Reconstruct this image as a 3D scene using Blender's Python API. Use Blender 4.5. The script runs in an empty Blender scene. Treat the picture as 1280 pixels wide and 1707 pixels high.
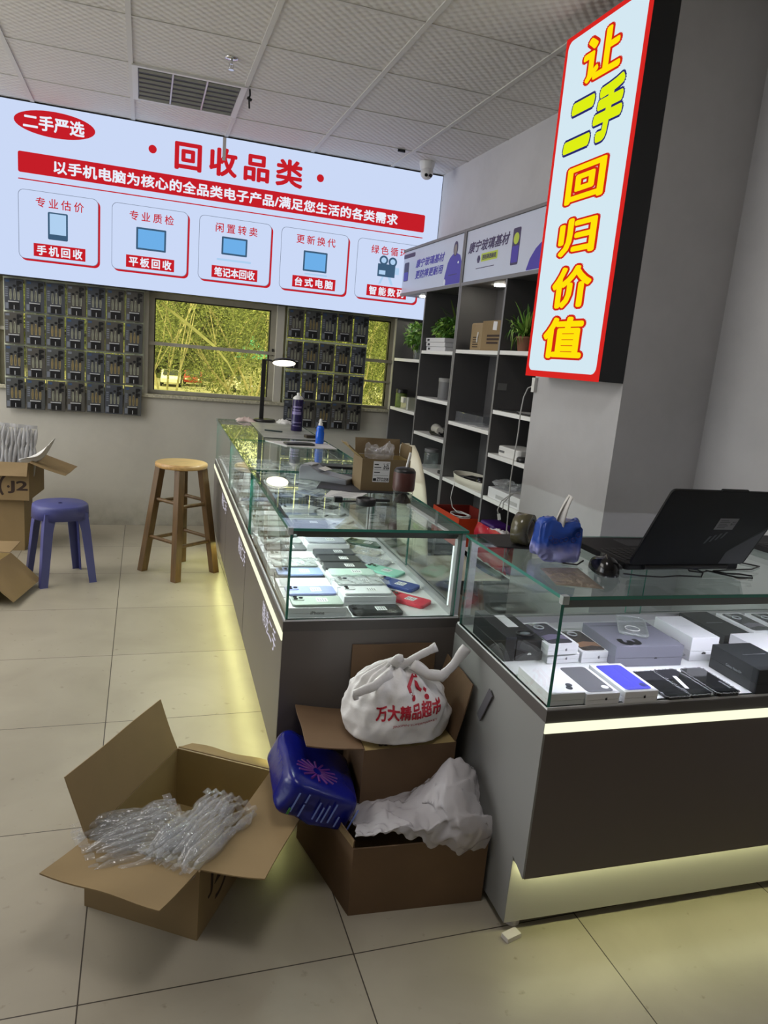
import bpy, bmesh, math, random
from math import sin, cos, pi, radians, sqrt, atan2
from mathutils import Vector, Matrix, Euler
from mathutils.bvhtree import BVHTree
random.seed(7)
SC = bpy.context.scene
COL = SC.collection

# ------------------------------------------------------------------ camera
CAM_H = 1.368
_yaw, _pit, _rol = 0.332714, 0.206587, -0.0886334
_f = Vector((sin(_yaw)*cos(_pit), cos(_yaw)*cos(_pit), -sin(_pit)))
_r0 = Vector((cos(_yaw), -sin(_yaw), 0)); _d0 = _f.cross(_r0)
_r = cos(_rol)*_r0 + sin(_rol)*_d0; _d = -sin(_rol)*_r0 + cos(_rol)*_d0
cam_data = bpy.data.cameras.new('camera'); cam = bpy.data.objects.new('camera', cam_data); COL.objects.link(cam)
_m = Matrix((( _r.x, -_d.x, -_f.x, 0), (_r.y, -_d.y, -_f.y, 0), (_r.z, -_d.z, -_f.z, CAM_H), (0, 0, 0, 1)))
cam.matrix_world = _m
cam_data.sensor_fit = 'VERTICAL'; cam_data.sensor_height = 24.0
cam_data.lens = 24.0 * 1201.437 / 1707.0
cam_data.clip_start = 0.05; cam_data.clip_end = 500
SC.camera = cam

# ------------------------------------------------------------------ world, sun, exposure
W = bpy.data.worlds.new('world'); SC.world = W; W.use_nodes = True
_bg = W.node_tree.nodes['Background']; _bg.inputs[0].default_value = (0.86, 0.93, 1.0, 1); _bg.inputs[1].default_value = 2.0
sun_d = bpy.data.lights.new('sun', 'SUN'); sun_d.energy = 5.0; sun_d.angle = 0.05; sun_d.color = (1, 0.95, 0.85)
sun = bpy.data.objects.new('sun', sun_d); COL.objects.link(sun)
sun.rotation_euler = (radians(38), 0, radians(-25)); sun.location = (0, 0, 12)
lfill_d = bpy.data.lights.new('left_fill', 'AREA'); lfill_d.shape = 'RECTANGLE'; lfill_d.size = 2.2; lfill_d.size_y = 2.2; lfill_d.energy = 46; lfill_d.color = (1.0, 0.97, 0.93)
lfill = bpy.data.objects.new('left_fill', lfill_d); COL.objects.link(lfill); lfill.location = (-4.35, 3.75, 1.4); lfill.rotation_euler = (0, radians(-90), 0)   # unseen fill light added beyond the left wall opening
lamp_d = bpy.data.lights.new('overhead fill', 'AREA'); lamp_d.shape = 'RECTANGLE'; lamp_d.size = 2.2; lamp_d.size_y = 3.0; lamp_d.energy = 80; lamp_d.color = (1.0, 0.965, 0.92)
lamp = bpy.data.objects.new('overhead_fill', lamp_d); COL.objects.link(lamp); lamp.location = (-2.35, 3.85, 2.74)   # unseen overhead fill, added to brighten floor and walls
lamp2_d = bpy.data.lights.new('foreground fill', 'AREA'); lamp2_d.size = 0.6; lamp2_d.energy = 12; lamp2_d.color = (1.0, 0.96, 0.94)
lamp2 = bpy.data.objects.new('foreground_fill', lamp2_d); COL.objects.link(lamp2); lamp2.location = (0.35, 1.15, 2.75)   # unseen overhead fill, added to brighten the foreground boxes and bag
SC.view_settings.view_transform = 'Standard'; SC.view_settings.look = 'None'
SC.view_settings.gamma = 1.0; SC.view_settings.use_curve_mapping = False
SC.view_settings.exposure = 0.0
SC.cycles.max_bounces = 10; SC.cycles.transparent_max_bounces = 24; SC.cycles.caustics_reflective = False
SC.cycles.caustics_refractive = False; SC.cycles.sample_clamp_indirect = 4.0

# ------------------------------------------------------------------ materials
def lin(c):
    out = []
    for v in c[:3]:
        v = v/255.0
        out.append(v/12.92 if v <= 0.04045 else ((v+0.055)/1.055)**2.4)
    return (out[0], out[1], out[2], 1.0)
MATS = {}
def mat(name, c, rough=0.5, metal=0.0, noise=0.0, nscale=20.0, bump=0.0, bscale=60.0, spec=0.5, coat=0.0, alpha=None, stretch=None):
    """principled colour (sRGB 0-255) with optional mottling and bump"""
    if name in MATS: return MATS[name]
    m = bpy.data.materials.new(name); m.use_nodes = True; nt = m.node_tree
    b = nt.nodes['Principled BSDF']; b.inputs['Base Color'].default_value = lin(c)
    b.inputs['Roughness'].default_value = rough; b.inputs['Metallic'].default_value = metal
    b.inputs['Specular IOR Level'].default_value = spec
    if coat: b.inputs['Coat Weight'].default_value = coat; b.inputs['Coat Roughness'].default_value = 0.05
    if noise or bump:
        tc = nt.nodes.new('ShaderNodeTexCoord'); mp = nt.nodes.new('ShaderNodeMapping')
        nt.links.new(tc.outputs['Object'], mp.inputs['Vector'])
        if stretch: mp.inputs['Scale'].default_value = stretch
    if noise:
        n = nt.nodes.new('ShaderNodeTexNoise'); n.inputs['Scale'].default_value = nscale; n.inputs['Detail'].default_value = 6
        nt.links.new(mp.outputs[0], n.inputs['Vector'])
        r = nt.nodes.new('ShaderNodeValToRGB'); l = lin(c)
        r.color_ramp.elements[0].position = 0.3; r.color_ramp.elements[1].position = 0.7
        r.color_ramp.elements[0].color = tuple(v*(1-noise) for v in l[:3])+(1,)
        r.color_ramp.elements[1].color = tuple(min(1, v*(1+noise)) for v in l[:3])+(1,)
        nt.links.new(n.outputs['Fac'], r.inputs[0]); nt.links.new(r.outputs[0], b.inputs['Base Color'])
    if bump:
        n2 = nt.nodes.new('ShaderNodeTexNoise'); n2.inputs['Scale'].default_value = bscale; n2.inputs['Detail'].default_value = 4
        nt.links.new(mp.outputs[0], n2.inputs['Vector'])
        bp = nt.nodes.new('ShaderNodeBump'); bp.inputs['Strength'].default_value = bump; bp.inputs['Distance'].default_value = 0.01
        nt.links.new(n2.outputs['Fac'], bp.inputs['Height']); nt.links.new(bp.outputs[0], b.inputs['Normal'])
    MATS[name] = m; return m
def translucent(name, c, thru=0.5, noise=0.0, nscale=2.0):
    if name in MATS: return MATS[name]
    m = mat(name, c, 0.6, noise=noise, nscale=nscale); nt = m.node_tree; b = nt.nodes['Principled BSDF']; o = nt.nodes['Material Output']
    t = nt.nodes.new('ShaderNodeBsdfTranslucent'); t.inputs[0].default_value = lin(c); mx = nt.nodes.new('ShaderNodeMixShader'); mx.inputs[0].default_value = thru
    if b.inputs['Base Color'].links: nt.links.new(b.inputs['Base Color'].links[0].from_socket, t.inputs[0])
    nt.links.new(b.outputs[0], mx.inputs[1]); nt.links.new(t.outputs[0], mx.inputs[2]); nt.links.new(mx.outputs[0], o.inputs[0]); return m
def emit(name, c, s, lamp=True):
    if name in MATS: return MATS[name]
    m = bpy.data.materials.new(name); m.use_nodes = True; nt = m.node_tree
    for n in list(nt.nodes): nt.nodes.remove(n)
    e = nt.nodes.new('ShaderNodeEmission'); o = nt.nodes.new('ShaderNodeOutputMaterial')
    e.inputs[0].default_value = lin(c); e.inputs[1].default_value = s
    nt.links.new(e.outputs[0], o.inputs[0])
    if not lamp: m.cycles.emission_sampling = 'NONE'
    MATS[name] = m; return m
def glassy(name, tint, ior=1.5, rough=0.0, haze=0.0, hazec=(255, 255, 255), gloss=(1, 1, 1), bump=0.0, bscale=30):
    """thin pane: see-through tint plus fresnel reflection, optional milky haze"""
    if name in MATS: return MATS[name]
    m = bpy.data.materials.new(name); m.use_nodes = True; nt = m.node_tree
    for n in list(nt.nodes): nt.nodes.remove(n)
    o = nt.nodes.new('ShaderNodeOutputMaterial'); t = nt.nodes.new('ShaderNodeBsdfTransparent'); g = nt.nodes.new('ShaderNodeBsdfGlossy')
    t.inputs[0].default_value = tuple(tint)+(1,); g.inputs['Roughness'].default_value = rough; g.inputs[0].default_value = tuple(gloss)+(1,)
    f = nt.nodes.new('ShaderNodeFresnel')
    ge = nt.nodes.new('ShaderNodeNewGeometry'); mr = nt.nodes.new('ShaderNodeMapRange')
    mr.inputs[3].default_value = ior; mr.inputs[4].default_value = 1.0/ior   # same reflection from either side of the pane
    nt.links.new(ge.outputs['Backfacing'], mr.inputs[0]); nt.links.new(mr.outputs[0], f.inputs['IOR'])
    mx = nt.nodes.new('ShaderNodeMixShader'); base = t
    if haze:
        d = nt.nodes.new('ShaderNodeBsdfDiffuse'); d.inputs[0].default_value = lin(hazec)
        m2 = nt.nodes.new('ShaderNodeMixShader'); m2.inputs[0].default_value = haze
        nt.links.new(t.outputs[0], m2.inputs[1]); nt.links.new(d.outputs[0], m2.inputs[2]); base = m2
    if bump:
        tc = nt.nodes.new('ShaderNodeTexCoord'); nz = nt.nodes.new('ShaderNodeTexNoise'); nz.inputs['Scale'].default_value = bscale
        bp = nt.nodes.new('ShaderNodeBump'); bp.inputs['Strength'].default_value = bump; bp.inputs['Distance'].default_value = 0.01
        nt.links.new(tc.outputs['Object'], nz.inputs['Vector']); nt.links.new(nz.outputs['Fac'], bp.inputs['Height'])
        nt.links.new(bp.outputs[0], g.inputs['Normal']); nt.links.new(bp.outputs[0], f.inputs['Normal'])
    nt.links.new(f.outputs[0], mx.inputs[0]); nt.links.new(base.outputs[0], mx.inputs[1]); nt.links.new(g.outputs[0], mx.inputs[2])
    nt.links.new(mx.outputs[0], o.inputs[0]); MATS[name] = m; return m

# ------------------------------------------------------------------ mesh helper
class MB:
    def __init__(s): s.v = []; s.f = []; s.m = []; s.s = []
    def add(s, vs, fs, mi=0, sm=False):
        b = len(s.v); s.v += [tuple(p) for p in vs]
        for k, f in enumerate(fs):
            s.f.append([b+i for i in f]); s.m.append(mi[k] if isinstance(mi, (list, tuple)) else mi); s.s.append(sm)
        return s
    def box(s, x0, x1, y0, y1, z0, z1, mi=0, M=None):
        """mi may be one index or six: -x +x -y +y -z +z"""
        vs = [Vector((x, y, z)) for z in (z0, z1) for y in (y0, y1) for x in (x0, x1)]
        if M: vs = [M @ v for v in vs]
        fs = [(0, 4, 6, 2), (1, 3, 7, 5), (0, 1, 5, 4), (2, 6, 7, 3), (0, 2, 3, 1), (4, 5, 7, 6)]
        return s.add(vs, fs, mi)
    def prism(s, poly, z0, z1, mi=0, M=None, sm=False, cap=None):
        n = len(poly); vs = [Vector((p[0], p[1], z0)) for p in poly]+[Vector((p[0], p[1], z1)) for p in poly]
        if M: vs = [M @ v for v in vs]
        b = len(s.v); s.v += [tuple(p) for p in vs]
        for i in range(n):
            j = (i+1) % n; s.f.append([b+i, b+j, b+n+j, b+n+i]); s.m.append(mi); s.s.append(sm)
        cm = mi if cap is None else cap
        s.f.append([b+i for i in reversed(range(n))]); s.m.append(mi); s.s.append(False)
        s.f.append([b+n+i for i in range(n)]); s.m.append(cm); s.s.append(False)
        return s
    def cyl(s, p0, p1, r0, r1=None, n=20, mi=0, caps=True, sm=True):
        p0 = Vector(p0); p1 = Vector(p1); r1 = r0 if r1 is None else r1
        d = (p1-p0).normalized(); a = d.orthogonal().normalized(); c = d.cross(a)
        ring = lambda p, r: [p+(a*cos(2*pi*i/n)+c*sin(2*pi*i/n))*r for i in range(n)]
        s.add(ring(p0, r0)+ring(p1, r1), [(i, (i+1) % n, n+(i+1) % n, n+i) for i in range(n)], mi, sm)
        if caps:
            s.add(ring(p0, r0), [tuple(reversed(range(n)))], mi); s.add(ring(p1, r1), [tuple(range(n))], mi)
        return s
    def tube(s, pts, r, n=8, mi=0, closed=False):
        pts = [Vector(p) for p in pts]; N = len(pts); rs = r if isinstance(r, (list, tuple)) else [r]*N
        rings = []; up = None
        for i, p in enumerate(pts):
            if closed: t = (pts[(i+1) % N]-pts[i-1])
            else: t = pts[min(i+1, N-1)]-pts[max(i-1, 0)]
            t.normalize()
            if up is None: up = t.orthogonal().normalized()
            up = (up-t*up.dot(t)); up = up.normalized() if up.length > 1e-6 else t.orthogonal().normalized()
            c = t.cross(up); rings.append([p+(up*cos(2*pi*k/n)+c*sin(2*pi*k/n))*rs[i] for k in range(n)])
        vs = [v for r_ in rings for v in r_]; fs = []
        for i in range(N if closed else N-1):
            j = (i+1) % N
            for k in range(n): fs.append((i*n+k, i*n+(k+1) % n, j*n+(k+1) % n, j*n+k))
        s.add(vs, fs, mi, True)
        if not closed: s.add(rings[0], [tuple(reversed(range(n)))], mi); s.add(rings[-1], [tuple(range(n))], mi)
        return s
    def lathe(s, prof, n=28, mi=0, o=(0, 0, 0), sm=True):
        """profile of (radius, z), bottom to top"""
        N = len(prof); vs = [(o[0]+r*cos(2*pi*k/n), o[1]+r*sin(2*pi*k/n), o[2]+z) for r, z in prof for k in range(n)]
        fs = [(i*n+k, i*n+(k+1) % n, (i+1)*n+(k+1) % n, (i+1)*n+k) for i in range(N-1) for k in range(n)]
        s.add(vs, fs, mi, sm)
        for i, rev in ((0, True), (N-1, False)):
            if prof[i][0] > 1e-5:
                ring = vs[i*n:(i+1)*n]; s.add(ring, [tuple(reversed(range(n))) if rev else tuple(range(n))], mi)
        return s
    def ball(s, c, r, nu=16, nv=10, mi=0):
        r = (r, r, r) if not isinstance(r, (tuple, list)) else r; c = Vector(c)
        vs = [c+Vector((0, 0, -r[2]))]
        for j in range(1, nv):
            t = -pi/2+pi*j/nv
            vs += [c+Vector((r[0]*cos(t)*cos(2*pi*i/nu), r[1]*cos(t)*sin(2*pi*i/nu), r[2]*sin(t))) for i in range(nu)]
        vs.append(c+Vector((0, 0, r[2]))); fs = []
        for i in range(nu): fs.append((0, 1+(i+1) % nu, 1+i))
        for j in range(nv-2):
            for i in range(nu):
                a = 1+j*nu; fs.append((a+i, a+(i+1) % nu, a+nu+(i+1) % nu, a+nu+i))
        L = len(vs)-1; a = 1+(nv-2)*nu
        for i in range(nu): fs.append((a+i, a+(i+1) % nu, L))
        return s.add(vs, fs, mi, True)
    def grid(s, fn, nu, nv, mi=0, sm=True):
        vs = [fn(i/nu, j/nv) for j in range(nv+1) for i in range(nu+1)]
        fs = [(j*(nu+1)+i, j*(nu+1)+i+1, (j+1)*(nu+1)+i+1, (j+1)*(nu+1)+i) for j in range(nv) for i in range(nu)]
        return s.add(vs, fs, mi, sm)
    def build(s, name, mats, parent=None, M=None, bevel=0.0, solid=0.0, sub=0):
        me = bpy.data.meshes.new(name); me.from_pydata(s.v, [], s.f)
        if not isinstance(mats, (list, tuple)): mats = [mats]
        for m in mats: me.materials.append(m)
        me.polygons.foreach_set('material_index', s.m); me.polygons.foreach_set('use_smooth', s.s)
        if M: me.transform(M)
        me.update()
        o = bpy.data.objects.new(name, me); COL.objects.link(o)
        if parent: o.parent = parent
        if bevel:
            b = o.modifiers.new('bevel', 'BEVEL'); b.width = bevel; b.segments = 2; b.limit_method = 'ANGLE'; b.angle_limit = radians(40)
        if solid:
            b = o.modifiers.new('solidify', 'SOLIDIFY'); b.thickness = solid; b.offset = 0
        if sub:
            b = o.modifiers.new('subsurf', 'SUBSURF'); b.levels = sub; b.render_levels = sub
        return o
def rrect(w, h, r, cx=0, cy=0, n=5):
    out = []
    for sx, sy, a in ((1, 1, 0), (-1, 1, 90), (-1, -1, 180), (1, -1, 270)):
        for k in range(n+1):
            t = radians(a+90*k/n); out.append((cx+sx*(w/2-r)+r*cos(t), cy+sy*(h/2-r)+r*sin(t)))
    return out
def ell(cx, cy, rx, ry, n=24, rot=0):
    return [(cx+rx*cos(2*pi*k/n)*cos(rot)-ry*sin(2*pi*k/n)*sin(rot), cy+rx*cos(2*pi*k/n)*sin(rot)+ry*sin(2*pi*k/n)*cos(rot)) for k in range(n)]
def rect(x0, x1, y0, y1): return [(x0, y0), (x1, y0), (x1, y1), (x0, y1)]

def tag(o, label=None, cat=None, group=None, kind=None):
    if label: o['label'] = label
    if cat: o['category'] = cat
    if group: o['group'] = group
    if kind: o['kind'] = kind
    return o
def thing(name, label, cat, loc=(0, 0, 0), rz=0.0, group=None):
    o = bpy.data.objects.new(name, None); COL.objects.link(o); o.empty_display_size = 0.05
    o.location = loc; o.rotation_euler = (0, 0, rz)
    return tag(o, label, cat, group)
def copy_tree(o, parent=None):
    c = o.copy(); COL.objects.link(c)
    if parent: c.parent = parent
    for ch in list(o.children): copy_tree(ch, c)
    return c
# text: every line becomes its own small mesh
_GLY = {}
def glyphs(body, offset=0.0, shear=0.0, spacing=1.0):
    k = (body, offset, shear, spacing)
    if k in _GLY: return _GLY[k]
    cu = bpy.data.curves.new('lettering', 'FONT'); cu.body = body; cu.offset = offset; cu.shear = shear; cu.space_character = spacing
    cu.resolution_u = 3
    o = bpy.data.objects.new('lettering', cu); COL.objects.link(o)
    bpy.context.view_layer.update()
    me = bpy.data.meshes.new_from_object(o.evaluated_get(bpy.context.evaluated_depsgraph_get()))
    vs = [(v.co.x, v.co.y) for v in me.vertices]; fs = [tuple(p.vertices) for p in me.polygons]
    bpy.data.objects.remove(o); bpy.data.curves.remove(cu); bpy.data.meshes.remove(me)
    _GLY[k] = (vs, fs); return vs, fs
def ring_shifts(bold):
    if bold <= 0: return [(0, 0)]
    n = 8 if bold < 0.04 else 14
    return [(0, 0)]+[(bold*cos(2*pi*k/n), bold*sin(2*pi*k/n)) for k in range(n)]
def text_mb(body, x0, x1, y0, y1, z=0.0, bold=0.0, shear=0.0, spacing=1.0, mb=None, mi=0, M=None, ref=None):
    """fit the text into a box of the local xy plane (ref: fit as though this text had those bounds)"""
    vs, fs = glyphs(body, 0.0, shear, spacing)
    rv = glyphs(*ref)[0] if ref else vs
    ax0 = min(v[0] for v in rv); ax1 = max(v[0] for v in rv); ay0 = min(v[1] for v in rv); ay1 = max(v[1] for v in rv)
    kx = (x1-x0)/(ax1-ax0); ky = (y1-y0)/(ay1-ay0)
    mb = mb or MB()
    for i, (dx, dy) in enumerate(ring_shifts(bold)):
        pts = [Vector((x0+(v[0]-ax0+dx)*kx, y0+(v[1]-ay0+dy)*ky, z+i*2e-5)) for v in vs]
        if M: pts = [M @ p for p in pts]
        mb.add(pts, fs, mi)
    return mb
def basis(o, x, y, z=None):
    x = Vector(x).normalized(); y = Vector(y).normalized(); z = Vector(z).normalized() if z else x.cross(y)
    return Matrix(((x.x, y.x, z.x, o[0]), (x.y, y.y, z.y, o[1]), (x.z, y.z, z.z, o[2]), (0, 0, 0, 1)))
# counters stand 1.5 degrees out of square with the room: w runs across, u runs towards the back wall
CA = 0.02637
def cf(w, u, z=0.0): return Vector((w*cos(CA)+u*sin(CA), -w*sin(CA)+u*cos(CA), z))
# ================================================================== setting
def brick_floor():
    m = bpy.data.materials.new('floor tiles'); m.use_nodes = True; nt = m.node_tree; b = nt.nodes['Principled BSDF']
    tc = nt.nodes.new('ShaderNodeTexCoord'); mp = nt.nodes.new('ShaderNodeMapping')
    mp.inputs['Location'].default_value = (0.108+6.0, -0.16+6.0, 0); nt.links.new(tc.outputs['Object'], mp.inputs[0])
    br = nt.nodes.new('ShaderNodeTexBrick'); br.offset = 0; br.squash = 1
    for k, v in (('Scale', 1.0), ('Mortar Size', 0.0016), ('Brick Width', 0.6), ('Row Height', 0.6), ('Mortar Smooth', 0.1), ('Bias', 0.0)): br.inputs[k].default_value = v
    nt.links.new(mp.outputs[0], br.inputs['Vector'])
    br.inputs['Color1'].default_value = lin((172, 165, 149)); br.inputs['Color2'].default_value = lin((163, 156, 140)); br.inputs['Mortar'].default_value = lin((62, 55, 48))
    n = nt.nodes.new('ShaderNodeTexNoise'); n.inputs['Scale'].default_value = 3.0; n.inputs['Detail'].default_value = 8; n.inputs['Distortion'].default_value = 0.6
    nt.links.new(tc.outputs['Object'], n.inputs['Vector'])
    r = nt.nodes.new('ShaderNodeValToRGB'); r.color_ramp.elements[0].position = 0.3; r.color_ramp.elements[1].position = 0.75
    r.color_ramp.elements[0].color = (0.80, 0.79, 0.78, 1); r.color_ramp.elements[1].color = (1, 1, 1, 1); nt.links.new(n.outputs['Fac'], r.inputs[0])
    # dirt specks and scuffs
    n2 = nt.nodes.new('ShaderNodeTexNoise'); n2.inputs['Scale'].default_value = 26.0; n2.inputs['Detail'].default_value = 5
    nt.links.new(tc.outputs['Object'], n2.inputs['Vector'])
    r2 = nt.nodes.new('ShaderNodeValToRGB'); r2.color_ramp.elements[0].position = 0.22; r2.color_ramp.elements[1].position = 0.34
    r2.color_ramp.elements[0].color = (0.62, 0.60, 0.56, 1); r2.color_ramp.elements[1].color = (1, 1, 1, 1); nt.links.new(n2.outputs['Fac'], r2.inputs[0])
    m1 = nt.nodes.new('ShaderNodeMixRGB'); m1.blend_type = 'MULTIPLY'; m1.inputs[0].default_value = 1; nt.links.new(br.outputs[0], m1.inputs[1]); nt.links.new(r.outputs[0], m1.inputs[2])
    m2 = nt.nodes.new('ShaderNodeMixRGB'); m2.blend_type = 'MULTIPLY'; m2.inputs[0].default_value = 1; nt.links.new(m1.outputs[0], m2.inputs[1]); nt.links.new(r2.outputs[0], m2.inputs[2])
    nt.links.new(m2.outputs[0], b.inputs['Base Color']); b.inputs['Roughness'].default_value = 0.34; b.inputs['Specular IOR Level'].default_value = 0.35
    return m
def ceiling_mat():
    m = bpy.data.materials.new('embossed ceiling tiles'); m.use_nodes = True; nt = m.node_tree; b = nt.nodes['Principled BSDF']  # paler and darker leaf tones, mixed at random
    b.inputs['Base Color'].default_value = lin((214, 211, 207)); b.inputs['Roughness'].default_value = 0.6
    tc = nt.nodes.new('ShaderNodeTexCoord'); sp = nt.nodes.new('ShaderNodeSeparateXYZ'); nt.links.new(tc.outputs['Object'], sp.inputs[0])
    def M(op, a, b_=None, v=None):
        n = nt.nodes.new('ShaderNodeMath'); n.operation = op
        nt.links.new(a, n.inputs[0])
        if b_ is not None: nt.links.new(b_, n.inputs[1])
        elif v is not None: n.inputs[1].default_value = v
        return n.outputs[0]
    sx = M('SINE', M('MULTIPLY', sp.outputs[0], v=2*pi/0.05)); sy = M('SINE', M('MULTIPLY', sp.outputs[1], v=2*pi/0.05))
    h = M('MULTIPLY', sx, sy)
    bp = nt.nodes.new('ShaderNodeBump'); bp.inputs['Strength'].default_value = 0.28; bp.inputs['Distance'].default_value = 0.008
    nt.links.new(h, bp.inputs['Height']); nt.links.new(bp.outputs[0], b.inputs['Normal'])
    return m
def wall_mat(name, c, dirt=True):
    m = bpy.data.materials.new(name); m.use_nodes = True; nt = m.node_tree; b = nt.nodes['Principled BSDF']
    b.inputs['Roughness'].default_value = 0.7
    tc = nt.nodes.new('ShaderNodeTexCoord'); n = nt.nodes.new('ShaderNodeTexNoise'); n.inputs['Scale'].default_value = 2.2; n.inputs['Detail'].default_value = 9; n.inputs['Roughness'].default_value = 0.65
    nt.links.new(tc.outputs['Object'], n.inputs['Vector'])
    r = nt.nodes.new('ShaderNodeValToRGB'); l = lin(c); r.color_ramp.elements[0].position = 0.25; r.color_ramp.elements[1].position = 0.6
    r.color_ramp.elements[0].color = tuple(v*0.86 for v in l[:3])+(1,); r.color_ramp.elements[1].color = l
    nt.links.new(n.outputs['Fac'], r.inputs[0]); out = r.outputs[0]
    if dirt:  # scuffed, dirty band low on the plaster
        sp = nt.nodes.new('ShaderNodeSeparateXYZ'); nt.links.new(tc.outputs['Object'], sp.inputs[0])
        n2 = nt.nodes.new('ShaderNodeTexNoise'); n2.inputs['Scale'].default_value = 14; n2.inputs['Detail'].default_value = 8; nt.links.new(tc.outputs['Object'], n2.inputs['Vector'])
        mr = nt.nodes.new('ShaderNodeMapRange'); mr.inputs[1].default_value = 0.0; mr.inputs[2].default_value = 0.28; mr.inputs[3].default_value = 0.75; mr.inputs[4].default_value = 0.0
        nt.links.new(sp.outputs[2], mr.inputs[0])
        mu = nt.nodes.new('ShaderNodeMath'); mu.operation = 'MULTIPLY'; nt.links.new(n2.outputs['Fac'], mu.inputs[0]); nt.links.new(mr.outputs[0], mu.inputs[1])
        mx = nt.nodes.new('ShaderNodeMixRGB'); nt.links.new(mu.outputs[0], mx.inputs[0]); nt.links.new(out, mx.inputs[1]); mx.inputs[2].default_value = lin((92, 84, 70)); out = mx.outputs[0]
    nt.links.new(out, b.inputs['Base Color']); return m
WALLW = wall_mat('white plaster', (196, 193, 183)); WALLR = wall_mat('grey white paint', (205, 204, 206), False)
FLOORM = brick_floor(); CEILM = ceiling_mat()
CZ = 2.768
def struct(o): o['kind'] = 'structure'; return o
struct(MB().box(-4.2, 3.2, -3.2, 5.75, -0.15, 0.0).build('floor', FLOORM))
struct(MB().box(-4.2, 3.2, -3.2, 5.75, CZ, CZ+0.15).build('ceiling', CEILM))
# back wall with three window openings (front plane 5.56)
WY0, WY1 = 5.56, 5.76
OPEN = [(-0.93, -0.03), (0.03, 0.945), (1.0, 1.885)]
OZ0, OZ1 = 0.985, 1.70
b = MB(); b.box(-4.2, 3.2, WY0, WY1, 0, OZ0); b.box(-4.2, 3.2, WY0, WY1, OZ1, CZ)
xs = [-4.2]+[v for p in OPEN for v in p]+[3.2]
for i in range(0, len(xs), 2): b.box(xs[i], xs[i+1], WY0, WY1, OZ0, OZ1)
struct(b.build('wall_back', WALLW))
WALLG = wall_mat('dimmed wall grey', (184, 183, 184), False)  # darkened grey stands in for weaker light on column and near wall
struct(MB().box(2.12, 2.3, 2.36, 5.56, 0, CZ).build('wall_right', WALLR))
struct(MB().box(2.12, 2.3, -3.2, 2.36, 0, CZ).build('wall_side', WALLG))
b = MB(); b.box(-4.4, -4.2, -3.2, 0.9, 0, CZ).box(-4.4, -4.2, 4.9, 5.75, 0, CZ).box(-4.4, -4.2, 0.9, 4.9, 2.55, CZ).box(-4.4, -4.2, 0.9, 4.9, 0, 0.25)
struct(b.build('wall_left', WALLR))
struct(MB().box(-4.4, 2.3, -3.4, -3.2, 0, CZ).build('wall_front', WALLR))  # unseen wall, added to stop sky light entering from the front
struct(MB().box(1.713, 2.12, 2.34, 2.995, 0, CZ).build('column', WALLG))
# suspended ceiling T bars on a 0.6 m grid
TB = mat('ceiling grid paint', (206, 204, 200), 0.5)
b = MB(); g = 0.012
for k in range(-7, 5):
    x = -0.09+0.6*k
    if -4.2 < x < 2.1: b.box(x-g, x+g, -3.2, 5.55, CZ-0.006, CZ+0.002)
for k in range(-6, 5):
    y = 3.205+0.6*k
    if -3.2 < y < 5.5: b.box(-4.2, 2.12, y-g*0.6, y+g*0.6, CZ-0.004, CZ+0.002)
struct(b.build('trim_1', TB))
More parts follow.
